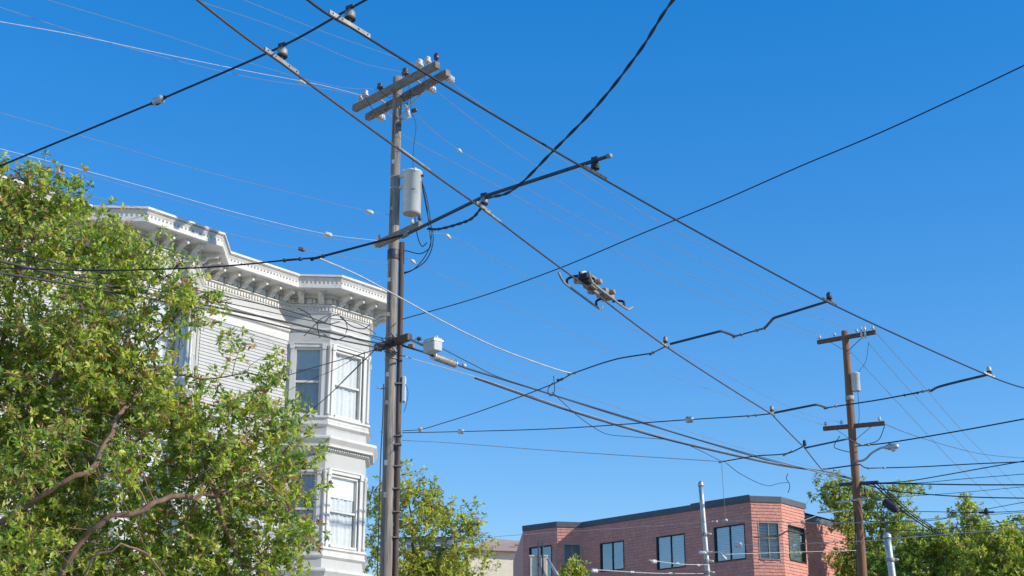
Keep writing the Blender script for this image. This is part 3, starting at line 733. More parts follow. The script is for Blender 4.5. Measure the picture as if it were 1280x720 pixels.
lob = lobes_px([(15, 262, 62), (2, 228, 32), (35, 218, 24), (70, 238, 34), (105, 268, 34, .5), (-70, 300, 110), (60, 320, 80), (140, 330, 62, .4), (198, 350, 50), (236, 376, 34, -.3), (60, 420, 110, -.4), (150, 430, 78),
                 (-80, 480, 150), (50, 540, 120, .2), (180, 540, 100), (238, 525, 42, .5), (318, 508, 36), (330, 468, 30), (352, 520, 36), (290, 580, 85, -.3), (355, 590, 42), (374, 560, 24), (340, 650, 58),
                 (376, 665, 26), (240, 655, 95, .1), (110, 665, 100, .5), (-20, 680, 130, .4), (30, 690, 50, -1.6), (60, 560, 42, -1.6), (20, 585, 40, -1.5), (150, 590, 40, -1.6), (330, 720, 62), (200, 760, 110), (60, 790, 130), (300, 800, 90), (284, 436, 9), (258, 396, 14), (165, 290, 22), (150, 372, 40)], LY, 0.85)
tree('broadleaf_tree', 'large spreading red-barked tree in front of the white house', (-7.2, LY, 0), seeds_l, lob, 13500, st, 0.16, 0.100, 'red_bark', GREEN, r_tip=0.0036, expo=0.36, r_max=0.10, per=10, inner=0.35)
# middle tree behind the pole
def simple_tree(name, label, px, Y, lob, n, leaf, pal, step=0.3, kill=0.26, bark='grey_bark', fork=0.35, per=7, group=None, inner=0.3, stems=3, r_max=0.16, droop=0.0, cat='tree', sy=0.85, wratio=0.45):
    L = lobes_px(lob, Y, sy); base = flat(at_y(px, 700, Y)); zt = max(c[2] + r[2] for c, r in L); zl = min(c[2] - r[2] for c, r in L)
    zf = max(zt * fork * 0.8, min(zl, zt * 0.5)); first = [tuple(base), (base.x + .05, base.y, zf * 0.5), (base.x - .03, base.y + .05, zf)]
    nf = count_nodes(first, step); seeds = [(first, None)]
    big = sorted(L, key=lambda l: -l[1][0])[:stems]
    for c, r in big: seeds.append(([tuple(bez(np.array(first[-1]), np.array(c), .5) + np.array([0, 0, .3])), c], nf - 1))
    return tree(name, label, base, seeds, L, n, step, kill, leaf, bark, pal, per=per, group=group, inner=inner, r_tip=0.005, expo=0.44, r_max=r_max, droop=droop, cat=cat, wratio=wratio)
simple_tree('broadleaf_tree', 'olive green street tree standing just behind the weathered utility pole', 525, 44, [(505, 605, 24), (528, 615, 24), (478, 640, 30), (472, 690, 30), (515, 650, 48), (560, 640, 34), (583, 655, 24), (550, 690, 55), (592, 690, 26), (500, 705, 45), (580, 730, 45), (530, 745, 60), (470, 610, 14), (598, 665, 12)], 1900, 0.14, OLIVE, step=0.24, kill=0.22, per=8, droop=0.15)
simple_tree('broadleaf_tree', 'small bushy treetop against the lower shingled wall', 716, 55, [(716, 710, 12), (712, 728, 18), (726, 726, 14)], 260, 0.16, LIME, step=.2, kill=.18, per=7, r_max=.06)
simple_tree('broadleaf_tree', 'tall dark green tree behind the brown utility pole shading the shingled wall', 1062, 55.8, [(1035, 612, 22), (1050, 630, 28), (1082, 622, 22), (1100, 650, 28), (1074, 660, 34), (1072, 700, 34), (1098, 700, 38), (1122, 622, 20), (1140, 612, 13), (1115, 690, 30), (1078, 740, 42), (1105, 740, 45), (1130, 655, 24)], 2700, 0.15, DEEP, step=0.26, kill=0.22, per=9)
simple_tree('broadleaf_tree', 'pointed light green tree rising above the bushes right of the brown pole', 1212, 52, [(1207, 628, 8), (1212, 642, 17), (1206, 655, 20), (1224, 662, 20), (1214, 680, 30), (1210, 710, 38), (1215, 745, 40)], 1500, 0.14, DEEP, step=0.2, kill=0.19, per=9, r_max=.1)
simple_tree('leafy_bush', 'yellow green bush between the grey steel post and the pointed tree', 1155, 48, [(1150, 682, 26), (1170, 672, 18), (1135, 700, 26), (1165, 705, 32), (1185, 695, 22), (1150, 740, 45)], 1700, 0.14, LIME, step=.22, kill=.2, per=9, r_max=.08, cat='bush')
simple_tree('leafy_bush', 'bright yellow green bush right beside the pointed tree', 1250, 47, [(1240, 672, 20), (1262, 680, 24), (1228, 700, 26), (1258, 708, 32), (1285, 700, 30), (1250, 745, 45)], 1700, 0.14, LIME, step=.22, kill=.2, per=9, r_max=.08, cat='bush')
simple_tree('broadleaf_tree', 'dark distant tree behind the bright yellow green bush', 1290, 70, [(1268, 668, 12), (1284, 664, 18), (1275, 685, 18), (1300, 680, 24), (1290, 710, 35)], 700, 0.2, DEEP, step=.34, kill=.3, per=8, r_max=.1)
simple_tree('leafy_bush', 'low green bush at the foot of the brown utility pole', 1105, 48.5, [(1088, 712, 18), (1112, 715, 20), (1098, 740, 34)], 700, 0.15, GREEN, step=.22, kill=.2, per=9, r_max=.06, cat='bush')

# ------------------------------------------------------------------ utility poles
INS = [(0.012, 0), (0.012, .05), (0.045, .055), (0.055, .07), (0.05, .09), (0.03, .10), (0.042, .115), (0.045, .13), (0.03, .15), (0.012, .158)]
def scaled(pr, k): return [(r * k, h * k) for r, h in pr]
def insul(parent, p, axis, m='porcelain', k=1.0):
    b = MB(); b.lathe(p, axis, scaled(INS, k), 10); return part('insulator', b, m, parent)
def band(parent, c, r, h=0.03, m='galvanised'):
    b = MB(); b.lathe(c - UP * h / 2, UP, [(r - .004, 0), (r, .002), (r, h - .002), (r - .004, h)], 14); return part('band', b, m, parent)
MY = 28.9
M = lambda px, py, dy=0.0: at_y(px, py, MY + dy)
pole = thing('utility_pole', 'weathered grey wooden utility pole with double crossarm and white transformer beside the white house', 'pole', MAINP)
topz = M(497, 97).z
def shaft_pts(base, top, n=26, j=0.008):
    return [base.lerp(top, i / n) + Vector((random.uniform(-j, j), random.uniform(-j, j), 0)) for i in range(n + 1)]
ptop = M(497, 97); ps = shaft_pts(MAINP, Vector((ptop.x, MY, topz)))
b = MB(); b.tube(ps, [0.138 - 0.040 * i / 26 for i in range(27)], 16); part('shaft', b, 'pole_wood', pole)
def pole_at(z): return MAINP.lerp(Vector((ptop.x, MY, topz)), z / topz)
# riser moulding on the right side
rz1 = M(497, 303).z
rr = []
for i in range(14):
    z = rz1 * i / 13; c = pole_at(z); rr.append(c + Vector((0.192 - 0.02 * i / 13, 0.01, 0)) + Vector((0, 0, z - c.z)))
b = MB(); b.tube(rr, 0.058, 10); riser = part('riser', b, 'riser_wood', pole, label='dark brown cable riser strapped along the shaft')
for py in (480, 545, 556, 583, 611, 640, 672):
    z = M(490, py).z; c = pole_at(z)
    b = MB(); b.box(Vector((c.x + 0.17, MY - 0.0, z)), (1, 0, 0), (0, 1, 0), UP, 0.085, 0.075, 0.012); part('strap', b, 'weathered_metal', riser)
b = MB(); b.box(Vector((pole_at(8.6).x + 0.158, MY - .06, M(492, 560).z)), (1, 0, 0), (0, 1, 0), UP, 0.035, 0.01, 0.06); part('tag', b, 'dark_iron', riser)
# top double crossarm
AZ_ = 15.665
aL = at_z(443, 136, AZ_); aR = at_z(547, 81, AZ_)
da = (aR - aL).normalized(); pn_ = Vector((-da.y, da.x, 0));
if pn_.y > 0: pn_ = -pn_
armA = (aL, aR); bL = at_z(459, 147, AZ_); bR = at_z(560, 91, AZ_)
for (q0, q1) in ((aL, aR), (bL, bR)):
    b = MB(); b.beam(q0, q1, 0.135, 0.155, bev=0.014); part('crossarm', b, 'arm_wood', pole)
b = MB()
for k in (0.28, 0.72): b.beam(aL.lerp(aR, k) , bL.lerp(bR, k), 0.03, 0.03)
part('spacer_bolt', b, 'weathered_metal', pole)
for s in (0.22, 0.78):
    q = bL.lerp(bR, s); c = pole_at(AZ_ - 0.75)
    b = MB(); b.beam(q + UP * -0.05, Vector((c.x, MY - .08, AZ_ - 0.72)), 0.035, 0.012); part('brace', b, 'weathered_metal', pole)
for px, py, m_, k in ((450, 126, 'porcelain', .9), (457, 119, 'galvanised', 1.1), (476, 111, 'brown_porcelain', 1.0), (508, 92, 'brown_porcelain', 1.15), (525, 81, 'porcelain', 1.3), (540, 75, 'porcelain', 1.1)):
    s = (px - 443) / (547 - 443); q = aL.lerp(aR, max(.04, min(.885, s)))
    insul(pole, q + UP * 0.075, UP, m_, k * 1.4)
b = MB(); q = aR - da * 0.045 + UP * 0.062; b.lathe(q, UP, [(0.012, -.01), (0.012, .05), (0.02, .055), (0.05, .075), (0.062, .12), (0.055, .18), (0.03, .215), (0.02, .23)], 10); part('insulator', b, 'purple_porcelain', pole, label='dark purple insulator on the end of the crossarm')
LD = Vector((T40.x, T40.y, -0.06)).normalized()
for px, py in ((470, 144), (534, 107), (556, 97)):
    s = (px - 459) / (560 - 459); q = bL.lerp(bR, max(.05, min(.96, s)))
    b = MB(); b.lathe(q + LD * 0.06 - UP * .03, LD, [(0.015, 0), (0.015, .05), (0.09, .06), (0.095, .09), (0.04, .1), (0.04, .12), (0.085, .13), (0.09, .16), (0.02, .175), (0.015, .25)], 12); part('insulator', b, 'porcelain', pole)
# cut-out switch below the arms
b = MB(); c = M(509, 136, -.05); b.tube([c + Vector((-.08, 0, .12)), c + Vector((.0, -.05, 0)), c + Vector((.05, -.05, -.2)), c + Vector((-.1, 0, -.26))], [.03, .05, .045, .03], 8); cut = part('cutout_switch', b, 'porcelain', pole)
b = MB(); c = M(514, 139, -.08); b.lathe(c, Vector((.9, -.3, .1)), [(.02, 0), (.045, .01), (.05, .05), (.03, .06), (.05, .07), (.045, .12), (.02, .14)], 10); part('terminal', b, 'brown_porcelain', cut)
for pts in ([(545, 84), (552, 90), (556, 97)], [(525, 84), (531, 98), (534, 106)], [(508, 95), (512, 112), (514, 136)], [(457, 122), (463, 132), (470, 143)], [(476, 114), (486, 122), (497, 118), (506, 126), (511, 136)], [(514, 140), (520, 155), (517, 185), (516, 216)], [(534, 108), (524, 118), (512, 120), (509, 132)]):
    b = MB(); b.tube(smooth_path([M(x, y, -.25 + .05 * k) for k, (x, y) in enumerate(pts)], 6), .008, 5); part('jumper', b, 'grey_cable', pole)
for px, py, m_ in ((490, 263, 'tank_underside'), (492, 205, 'galvanised'), (487, 352, 'galvanised'), (485, 470, 'galvanised'), (484, 505, 'weathered_metal'), (483, 580, 'galvanised'), (482, 620, 'weathered_metal'), (486, 395, 'tank_underside')):
    q = M(px, py); c = pole_at(q.z); b = MB(); b.box(Vector((q.x, MY - .128, q.z)), (1, 0, 0), (0, 1, 0), UP, .03, .004, .035 + .02 * random.random()); part('tag', b, m_, pole)
b = MB(); b.box(M(499, 158, -.12), (1, 0, 0), (0, 1, 0), UP, .045, .01, .11); part('name_plate', b, 'rod_grey', pole)
# transformer tank
tc_ = M(515, 243, -.12); tzt = M(515, 217).z; tzb = M(515, 270).z; tr_ = 11.6 / FPX * depth(tc_) * 1.0
hh = tzt - tzb
b = MB(); b.lathe(Vector((tc_.x, tc_.y, tzb)), UP, [(tr_ - .012, 0.002), (tr_, .012), (tr_, hh - .05), (tr_ + .012, hh - .045), (tr_ + .012, hh - .02), (tr_ - .01, hh), (tr_ * .5, hh + .025)], 28); tank = part('transformer', b, 'tank_paint', pole, label='white cylindrical transformer tank')
b = MB(); b.lathe(Vector((tc_.x, tc_.y, tzb - .012)), UP, [(tr_ - .03, 0), (tr_ - .012, .012)], 28); part('tank_base', b, 'tank_underside', tank)
for k in range(4):
    a = k * 1.57 + .4; b = MB(); b.box(Vector((tc_.x + math.cos(a) * tr_, tc_.y + math.sin(a) * tr_, tzt - .03)), (math.cos(a), math.sin(a), 0), (-math.sin(a), math.cos(a), 0), UP, .02, .025, .03); part('lid_clamp', b, 'tank_paint', tank)
for py in (222, 236):
    z = M(505, py).z; c = pole_at(z); b = MB(); b.beam(Vector((c.x + .06, MY - .02, z)), Vector((tc_.x - tr_ * .8, tc_.y, z)), .06, .07); part('bracket', b, 'tank_paint', tank)
    band(pole, Vector((c.x, c.y, z)), .121)
b = MB(); b.lathe(Vector((tc_.x + tr_ + .0, tc_.y - .05, tzt - .12)), Vector((1, -.2, .1)), [(.015, 0), (.03, .01), (.03, .05), (.015, .06)], 8); part('bushing', b, 'brown_porcelain', tank)
b = MB(); b.box(Vector((tc_.x + .035, tc_.y - tr_ - .002, (tzt + tzb) / 2)), (.98, .1, .15), (-.1, 1, 0), (-.15, 0, 1), .04, .004, .007); part('marking', b, 'dark_iron', tank)
# loops of black leads hanging from the tank
for pts in ([(527, 226, -.2), (533, 245, -.2), (538, 275, -.15), (539, 300, -.1), (533, 318, -.1), (518, 336, -.05), (505, 342, 0), (498, 343, .0)],
            [(527, 227, -.1), (533, 255, -.15), (537, 290, -.2), (538, 308, -.2), (526, 317, -.1), (510, 314, 0), (498, 312, 0)],
            [(527, 228, -.1), (535, 270, 0), (541, 290, -.1), (541, 305, -.1), (536, 320, -.05), (528, 330, 0), (512, 339, 0), (498, 341, 0)],
            [(519, 272, 0), (520, 285, 0), (524, 302, -.1), (528, 308, -.1), (534, 303, -.1)]):
    b = MB(); b.tube(smooth_path([M(*p) for p in pts], 6), 0.011, 6); part('lead', b, 'black_cable', pole)
# middle crossarm
mz = M(497, 300).z; mL = at_z(480, 314, mz - .02); mR = at_z(531, 291, mz - .02)
md = (mR - mL).normalized(); mc = pole_at(mz)
mL = Vector((mc.x, mc.y, mz)) - md * .55 - Vector((0, .16, 0)); mR = mL + md * 1.5
b = MB(); b.beam(mL, mR, .11, .15, bev=.012); part('crossarm', b, 'arm_wood', pole)
for k in (.02, .98, .8): insul(pole, mL.lerp(mR, k) + UP * .07, UP, 'porcelain' if k < .9 else 'brown_porcelain', .9)
b = MB(); b.lathe(mL.lerp(mR, .08) - md * .16, -md, [(.02, 0), (.06, .01), (.07, .05), (.04, .07), (.03, .1)], 10); part('insulator', b, 'porcelain', pole)
# rubber sleeve round the shaft
c = pole_at(M(490, 318).z); b = MB(); b.lathe(c - UP * .12, UP, [(.123, 0), (.127, .01), (.127, .2), (.123, .21)], 16); part('sleeve', b, 'rod_grey', pole)
# lower crossarm with terminal gear
lz = M(490, 432).z; lcn = pole_at(lz); l0 = lcn - da * .48 + Vector((0, -.17, 0)); l1 = lcn + da * .62 + Vector((0, -.17, 0))
b = MB(); b.beam(l0, l1, .13, .14, bev=.012); part('crossarm', b, 'riser_wood', pole)
b = MB(); c = M(541, 432, -.9); b.box(c, da, pn_, UP, .17, .11, .13, .015); bx_ = part('terminal_box', b, 'box_paint', pole, label='pale grey terminal box with studs on top')
for k in (-.12, -.04, .04, .12):
    b = MB(); b.lathe(c + da * k + UP * .13, UP, [(.018, 0), (.024, .01), (.016, .05), (.008, .055)], 8); part('stud', b, 'porcelain', bx_)
b = MB(); b.box(c + UP * .075, da, pn_, UP, .182, .122, .012); part('lid', b, 'galvanised', bx_)
b = MB(); b.beam(l1 - da * .1, c - da * .17, .05, .05); part('bracket', b, 'weathered_metal', pole)
b = MB(); b.lathe(M(511, 432, -.4), da * 1.0 + UP * -.2, [(.03, 0), (.035, .02), (.035, .14), (.03, .16)], 8); part('cable_tie', b, 'orange_tie', pole)
for px, py, dx, dz in ((477, 434, -1, 0), (480, 437, -1, -.1), (505, 421, 1, .3), (519, 424, 1, 0)):
    insul(pole, M(px, py, -.25), Vector((dx, -.3, dz)), 'brown_porcelain', .9)
for py in (423, 428, 434, 440, 449): band(pole, Vector((pole_at(M(490, py).z).x, MY, M(490, py).z)), .135, .02, 'weathered_metal')
for i in range(9):
    p0 = M(470 + random.random() * 36, 415 + random.random() * 26, -.3); p2 = M(468 + random.random() * 44, 418 + random.random() * 28, -.35); pm = (p0 + p2) / 2 + Vector((random.uniform(-.1, .1), -.05, random.uniform(-.2, .15)))
    b = MB(); b.tube(smooth_path([p0, pm, p2], 6), .009, 5); part('lead', b, 'black_cable', pole)
# meter box with pale front on the riser
b = MB(); c = M(505, 487, .03); b.box(c, (1, 0, 0), (0, 1, 0), UP, .035, .09, .26, .01); mbx = part('junction_box', b, 'tank_paint', pole)
b = MB(); b.tube(smooth_path([M(505, 476, -.05), M(510, 490, -.05), M(508, 505, -.05), M(505, 515, -.05)], 5), .006, 5); part('lead', b, 'black_cable', mbx)
for px, py in ((471, 486), (474, 487), (505, 545), (476, 659), (476, 541)):
    b = MB(); q = M(px, py); c = pole_at(q.z); b.tube([Vector((c.x, MY - .05, q.z)), Vector((q.x, MY - .05, q.z)), Vector((q.x, MY - .05, q.z + .03))], .008, 6); part('step_bolt', b, 'galvanised', pole)
b = MB(); b.tube(smooth_path([M(479.5, 480, -.1), M(478.5, 520, -.12), M(476, 570, -.12), M(474, 640, -.12), M(471, 740, -.1)], 6), .012, 6); part('ground_wire', b, 'black_cable', pole)

# brown far pole
FY = 45.0
Fp = lambda px, py, dy=0.0: at_y(px, py, FY + dy)
ft = Fp(1056, 414); fb = Vector((10.545, FY, 0))
pole2 = thing('utility_pole', 'reddish brown wooden utility pole with two crossarms and a street lamp', 'pole', fb)
b = MB(); b.tube(shaft_pts(fb, ft, 22, .006), [0.17 - 0.06 * i / 22 for i in range(23)], 16); part('shaft', b, 'creosote_wood', pole2)
def pole2_at(z): return fb.lerp(ft, z / ft.z)
def f_arm(px0, py0, px1, py1, zc):
    z = Fp(*zc).z; q0 = at_z(px0, py0, z); q1 = at_z(px1, py1, z); b = MB(); b.beam(q0, q1, .11, .13, bev=.01); part('crossarm', b, 'creosote_arm', pole2); return q0, q1
u0, u1 = f_arm(1022, 428, 1095, 415, (1057, 422)); v0, v1 = f_arm(1029, 536, 1106, 529, (1066, 533))
fd = (u1 - u0).normalized()
for q0, q1, ks in ((u0, u1, (.04, .3, .68, .95)), (v0, v1, (.04, .3, .92))):
    for k in ks: insul(pole2, q0.lerp(q1, k) + UP * .06, UP, 'porcelain', 1.0)
    for k in (.2, .8):
        q = q0.lerp(q1, k); c = pole2_at(q.z - .55); b = MB(); b.beam(q - UP * .04, Vector((c.x, c.y - .1, q.z - .5)), .03, .012); part('brace', b, 'rod_grey', pole2)
for k in (-.03, .09):
    b = MB(); q = u0.lerp(u1, .76) + fd * k - Vector((0, .1, .16)); b.lathe(q, UP, [(.02, 0), (.045, .01), (.03, .08), (.045, .1), (.03, .2), (.05, .24), (.02, .36), (.01, .4)], 10); part('fuse_switch', b, 'porcelain', pole2)
b = MB(); c = Fp(1069.5, 479, -.1); z1 = Fp(1069, 467.5).z; z0 = Fp(1069, 490).z; r_ = 5.6 / FPX * depth(c); h_ = z1 - z0
b.lathe(Vector((c.x, c.y, z0)), UP, [(r_ - .01, 0), (r_, .01), (r_, h_ - .04), (r_ + .01, h_ - .035), (r_ + .01, h_ - .01), (r_ * .6, h_ + .02)], 22); tk = part('transformer', b, 'tank_paint', pole2)
b = MB(); b.beam(Vector((pole2_at(z1 - .15).x + .08, FY, z1 - .15)), Vector((c.x - r_ + .02, c.y, z1 - .15)), .05, .06); part('bracket', b, 'tank_paint', tk)
b = MB(); b.tube(smooth_path([c + Vector((.05, 0, h_ / 2)), Fp(1074, 520, -.1), Fp(1072, 536, -.1)], 6), .009, 5); part('lead', b, 'black_cable', pole2)
b = MB(); b.tube(smooth_path([Fp(1086, 428, -.1), Fp(1082, 452, -.1), Fp(1073, 465, -.1)], 6), .008, 5); part('lead', b, 'black_cable', pole2)
band(pole2, pole2_at(Fp(1061, 498).z), .142, .14, 'tank_underside')
# street lamp arm and head
b = MB(); b.tube(smooth_path([Fp(1068, 577, -.1), Fp(1080, 575, -.3), Fp(1090, 566, -.6), Fp(1101, 560, -.8), Fp(1106, 559, -.9)], 7), .035, 8); la = part('lamp_arm', b, 'galvanised', pole2)
b = MB(); l0_ = Fp(1104, 559.5, -.85); l1_ = Fp(1123.5, 557.5, -1.1); dd = (l1_ - l0_); ln = dd.length
b.tube([l0_, l0_ + dd * .15, l0_ + dd * .35, l0_ + dd * .65, l0_ + dd * .9, l1_], [.03, .055, .095, .105, .085, .03], 12); lh = part('lamp_head', b, 'galvanised', la)
b = MB(); b.tube([l0_ + dd * .4 - UP * .05, l0_ + dd * .62 - UP * .09, l0_ + dd * .88 - UP * .05], [.03, .08, .03], 10); part('lens', b, 'porcelain', lh)
b = MB(); b.lathe(l0_ + dd * .42 + UP * .09, UP, [(.03, 0), (.03, .05), (.02, .06)], 8); part('photocell', b, 'dark_iron', lh)
# communication gear low on the pole
for (x0, y0, x1, y1, w_, m_) in ((1050, 606, 1098, 603, .10, 'rod_grey'), (1044, 628, 1086, 623, .05, 'galvanised'), (1022, 641, 1062, 638, .04, 'galvanised')):
    b = MB(); b.beam(Fp(x0, y0, .3), Fp(x1, y1, -.35), w_, w_); part('bracket_arm', b, m_, pole2)
b = MB(); q = Fp(1114, 632, -.6); ax = (Fp(1122, 638, -.7) - Fp(1104, 626, -.5)).normalized(); b.lathe(Fp(1104, 626, -.5), ax, [(.03, 0), (.11, .03), (.13, .1), (.13, .42), (.11, .5), (.03, .53)], 12); part('splice_case', b, 'dark_iron', pole2)
for pts in ([(1080, 612), (1085, 640), (1080, 650)], [(1090, 610), (1097, 632), (1110, 645)], [(1092, 612), (1100, 622), (1104, 628)], [(1066, 606), (1060, 620), (1068, 628)], [(1050, 545), (1043, 556), (1044, 560), (1065, 566)], [(1106, 532), (1098, 550), (1080, 556)], [(1080, 608), (1084, 622), (1095, 630), (1098, 650)]):
    b = MB(); b.tube(smooth_path([Fp(x, y, -.3) for x, y in pts], 6), .014, 5); part('lead', b, 'black_cable', pole2)
b = MB(); b.tube([Fp(1069, 640, -.18), Fp(1072, 740, -.2)], .02, 6); part('conduit', b, 'black_cable', pole2)

# grey steel posts
def steel_post(p_top, p_low, r, label, Y, fittings):
    a = at_y(*p_top, Y); c = at_y(*p_low, Y); d = (a - c); base = c - d * (c.z / d.z)
    o = thing('steel_post', label, 'pole', base, None)
    n = 18; b = MB(); b.tube([base.lerp(a, i / n) for i in range(n + 1)], [r * (1.25 - .3 * i / n) for i in range(n + 1)], 16); part('shaft', b, 'galvanised', o)
    b = MB(); b.lathe(a - UP * .02, UP, [(r * 1.15, 0), (r * 1.2, .03), (r * 1.1, .10), (r * .5, .15), (.01, .16)], 14); part('cap', b, 'galvanised', o)
    for py in fittings:
        q = on_plane(p_top[0] + (p_low[0] - p_top[0]) * (py - p_top[1]) / (p_low[1] - p_top[1]), py, a, Vector((0, 1, 0))); b = MB(); b.lathe(q - UP * .05, UP, [(r * 1.3, 0), (r * 1.35, .01), (r * 1.35, .09), (r * 1.3, .1)], 14); part('band', b, 'weathered_metal', o)
        b = MB(); b.lathe(q + Vector((r, -.05, 0)), Vector((1, -.3, 0)), [(.03, 0), (.04, .02), (.03, .1), (.015, .12)], 8); part('eye_bolt', b, 'pale_strand', o)
    return o
GP = steel_post((876, 607), (885, 720), .07, 'leaning grey steel post standing in front of the shingled building', 42.0, (668, 691, 702, 716))
steel_post((1109, 672), (1115.5, 720), .098, 'short thick grey steel post beside the brown utility pole', 40.0, (700,))

# ------------------------------------------------------------------ overhead trolley wires and their hangers
TZ = 6.2
WA = [at_z(x, y, TZ) for x, y in ((247, 0), (352, 79), (605, 262), (741, 364), (832, 433), (965, 518), (1006, 560), (1030, 590))]
WA = [WA[0] + (WA[0] - WA[1]) * 2.2] + WA
WBp = [at_z(x, y, TZ) for x, y in ((385, 0), (437, 33), (744, 218), (1037, 379), (1237, 470), (1284, 486))]
WBp = [WBp[0] + (WBp[0] - WBp[1]) * 4] + WBp + [WBp[-1] + (WBp[-1] - WBp[-2]) * 5]
def poly_wire(P, sag=.0, sub=6):
    out = []
    for a, b in zip(P[:-1], P[1:]):
        for k in range(sub): t = k / sub; out.append(a.lerp(b, t) - UP * (sag * 4 * t * (1 - t)))
    return out + [P[-1]]
def hanger(parent, p, d, size=1.0, bar=.17, m='weathered_metal', rise=.11):
    b = MB(); dn_ = d.normalized(); sd_ = dn_.cross(UP)
    b.box(p + UP * .014, dn_, sd_, UP, bar, .008 * size, .016 * size, .003); c = part('clamp_bar', b, m, parent)
    for k in (-.85, -.4, .4, .85):
        b = MB(); b.lathe(p + dn_ * bar * k + sd_ * -.012 + UP * .014, sd_, [(.006, 0), (.006, .024)], 6); part('bolt', b, 'dark_iron', c)
    b = MB(); b.lathe(p + UP * .03, UP, [(.008, 0), (.008, .02), (.022, .022), (.034 * size, .03), (.036 * size, .045), (.034 * size, .07), (.024 * size, .082), (.012, .088), (.012, rise)], 14); part('hanger_insulator', b, m, parent)
    b = MB(); b.lathe(p + UP * .045, UP, [(.037 * size, 0), (.0385 * size, .003), (.0385 * size, .012), (.037 * size, .015)], 14); part('insulator_ring', b, 'dark_iron', parent)
    if rise < .1: return
    b = MB(); b.box(p + UP * (rise + .03), dn_, sd_, UP, .012, .03, .010); part('span_clip', b, 'rod_grey', parent)
ta = thing('trolley_wire', 'overhead trolley wire carrying the twin-runner switch', 'trolley wire', WA[4])
b = MB(); b.tube(poly_wire(WA, .01), .0085, 8); part('strand', b, 'copper_wire', ta)
dA = lambda i: (WA[i + 1] - WA[i - 1])
hanger(ta, WA[2], dA(2), 1.0, .2); hanger(ta, WA[3], dA(3), .9, .14, 'weathered_metal')
b = MB(); b.tube([WA[3], WA[3] + (WA[4] - WA[3]).normalized() * .33], .014, 8); part('sleeve', b, 'weathered_metal', ta)
b = MB(); b.tube([WA[3] - (WA[3] - WA[2]).normalized() * 1.45, WA[3] - (WA[3] - WA[2]).normalized() * .95], .012, 8); part('sleeve', b, 'weathered_metal', ta)
hanger(ta, WA[5], dA(5), .7, .15, 'tan_metal', .06); hanger(ta, WA[6], dA(6), .7, .12, 'tan_metal', .06); hanger(ta, WA[7], dA(7), .7, .1, 'dark_iron', .06)
tb = thing('trolley_wire', 'overhead trolley wire crossing all the span rods at their outer ends', 'trolley wire', WBp[3])
b = MB(); b.tube(poly_wire(WBp, .012), .0085, 8); part('strand', b, 'black_cable', tb)
dB = lambda i: (WBp[i + 1] - WBp[i - 1])
hanger(tb, WBp[2], dB(2), 1.0, .2); hanger(tb, WBp[3], dB(3), .95, .17, 'dark_iron'); hanger(tb, WBp[4], dB(4), .8, .15, 'rod_grey', .08); hanger(tb, WBp[5], dB(5), .8, .16, 'pale_strand', .08)

# twin-runner switch clipped on the trolley wire
sp = at_z(741, 364, TZ); sdv = (WA[5] - WA[3]).normalized(); ssd = Vector((sdv.y, -sdv.x, 0)).normalized()
sw = thing('trolley_switch', 'greasy metal trolley switch with two upturned runners clipped on the wire', 'switch', sp)
S = lambda a, s, z: sp + sdv * a + ssd * s + UP * z
for sgn, a0, a1 in ((1, -.32, .62), (-1, -.42, .48)):
    pts = [S(a0 - .12, sgn * .135, .05), S(a0 - .06, sgn * .13, -.0), S(a0, sgn * .125, -.025), S((a0 + a1) / 2, sgn * .125, -.03), S(a1, sgn * .125, -.025), S(a1 + .07, sgn * .13, .0), S(a1 + .13, sgn * .14, .035)]
    b = MB(); b.tube(smooth_path(pts, 5), .012, 7); part('runner', b, 'weathered_metal', sw)
    for a in (a0 + .06, a1 - .08):
        b = MB(); b.tube(smooth_path([S(a, sgn * .125, -.02), S(a, sgn * .12, .03), S(a, sgn * .06, .05), S(a, 0, .05)], 4), .013, 7); part('bracket', b, 'dark_iron', sw)
for s in (-.035, .035):
    b = MB(); b.beam(S(-.22, s, .05), S(.46, s, .05), .02, .028, bev=.004); part('rail', b, 'tan_metal', sw)
for a, hh_, w_ in ((-.2, .045, .06), (-.06, .06, .075), (.3, .04, .05), (.42, .035, .045)):
    b = MB(); b.box(S(a, 0, .07), sdv, ssd, UP, w_, .055, hh_, .012); part('housing', b, 'tan_metal' if a > -.1 else 'dark_iron', sw)
for a in (-.06, .3):
    b = MB(); b.lathe(S(a, -.04, .105), -ssd + UP * .15, [(.02, 0), (.032, .01), (.032, .06), (.045, .065), (.045, .10), (.03, .11)], 12); ins_ = part('insulator', b, 'tan_metal', sw)
    b = MB(); b.lathe(S(a, -.04, .105) + (-ssd + UP * .15).normalized() * .11, -ssd + UP * .15, [(.04, 0), (.042, .004), (.042, .02), (.028, .022)], 12); part('end_cap', b, 'porcelain', ins_)
    b = MB(); b.lathe(S(a + .03, .04, .08), ssd, [(.02, 0), (.03, .01), (.03, .06), (.02, .07)], 10); part('insulator', b, 'tan_metal', sw)
b = MB(); b.tube(smooth_path([S(-.27, -.03, .12), S(-.12, -.08, .15), S(.1, -.06, .09), S(.3, -.02, .12)], 5), .009, 6); part('lead', b, 'black_cable', sw)
b = MB(); b.tube(smooth_path([S(-.3, 0, .1), S(-.24, .02, .125), S(-.15, .0, .12)], 5), .012, 6); part('lead', b, 'porcelain', sw)
for a in (-.13, .02, .36, .5):
    b = MB(); b.lathe(S(a, -.09, .05), UP, [(.014, 0), (.02, .01), (.014, .05), (.008, .06)], 8); part('bolt', b, 'porcelain', sw)

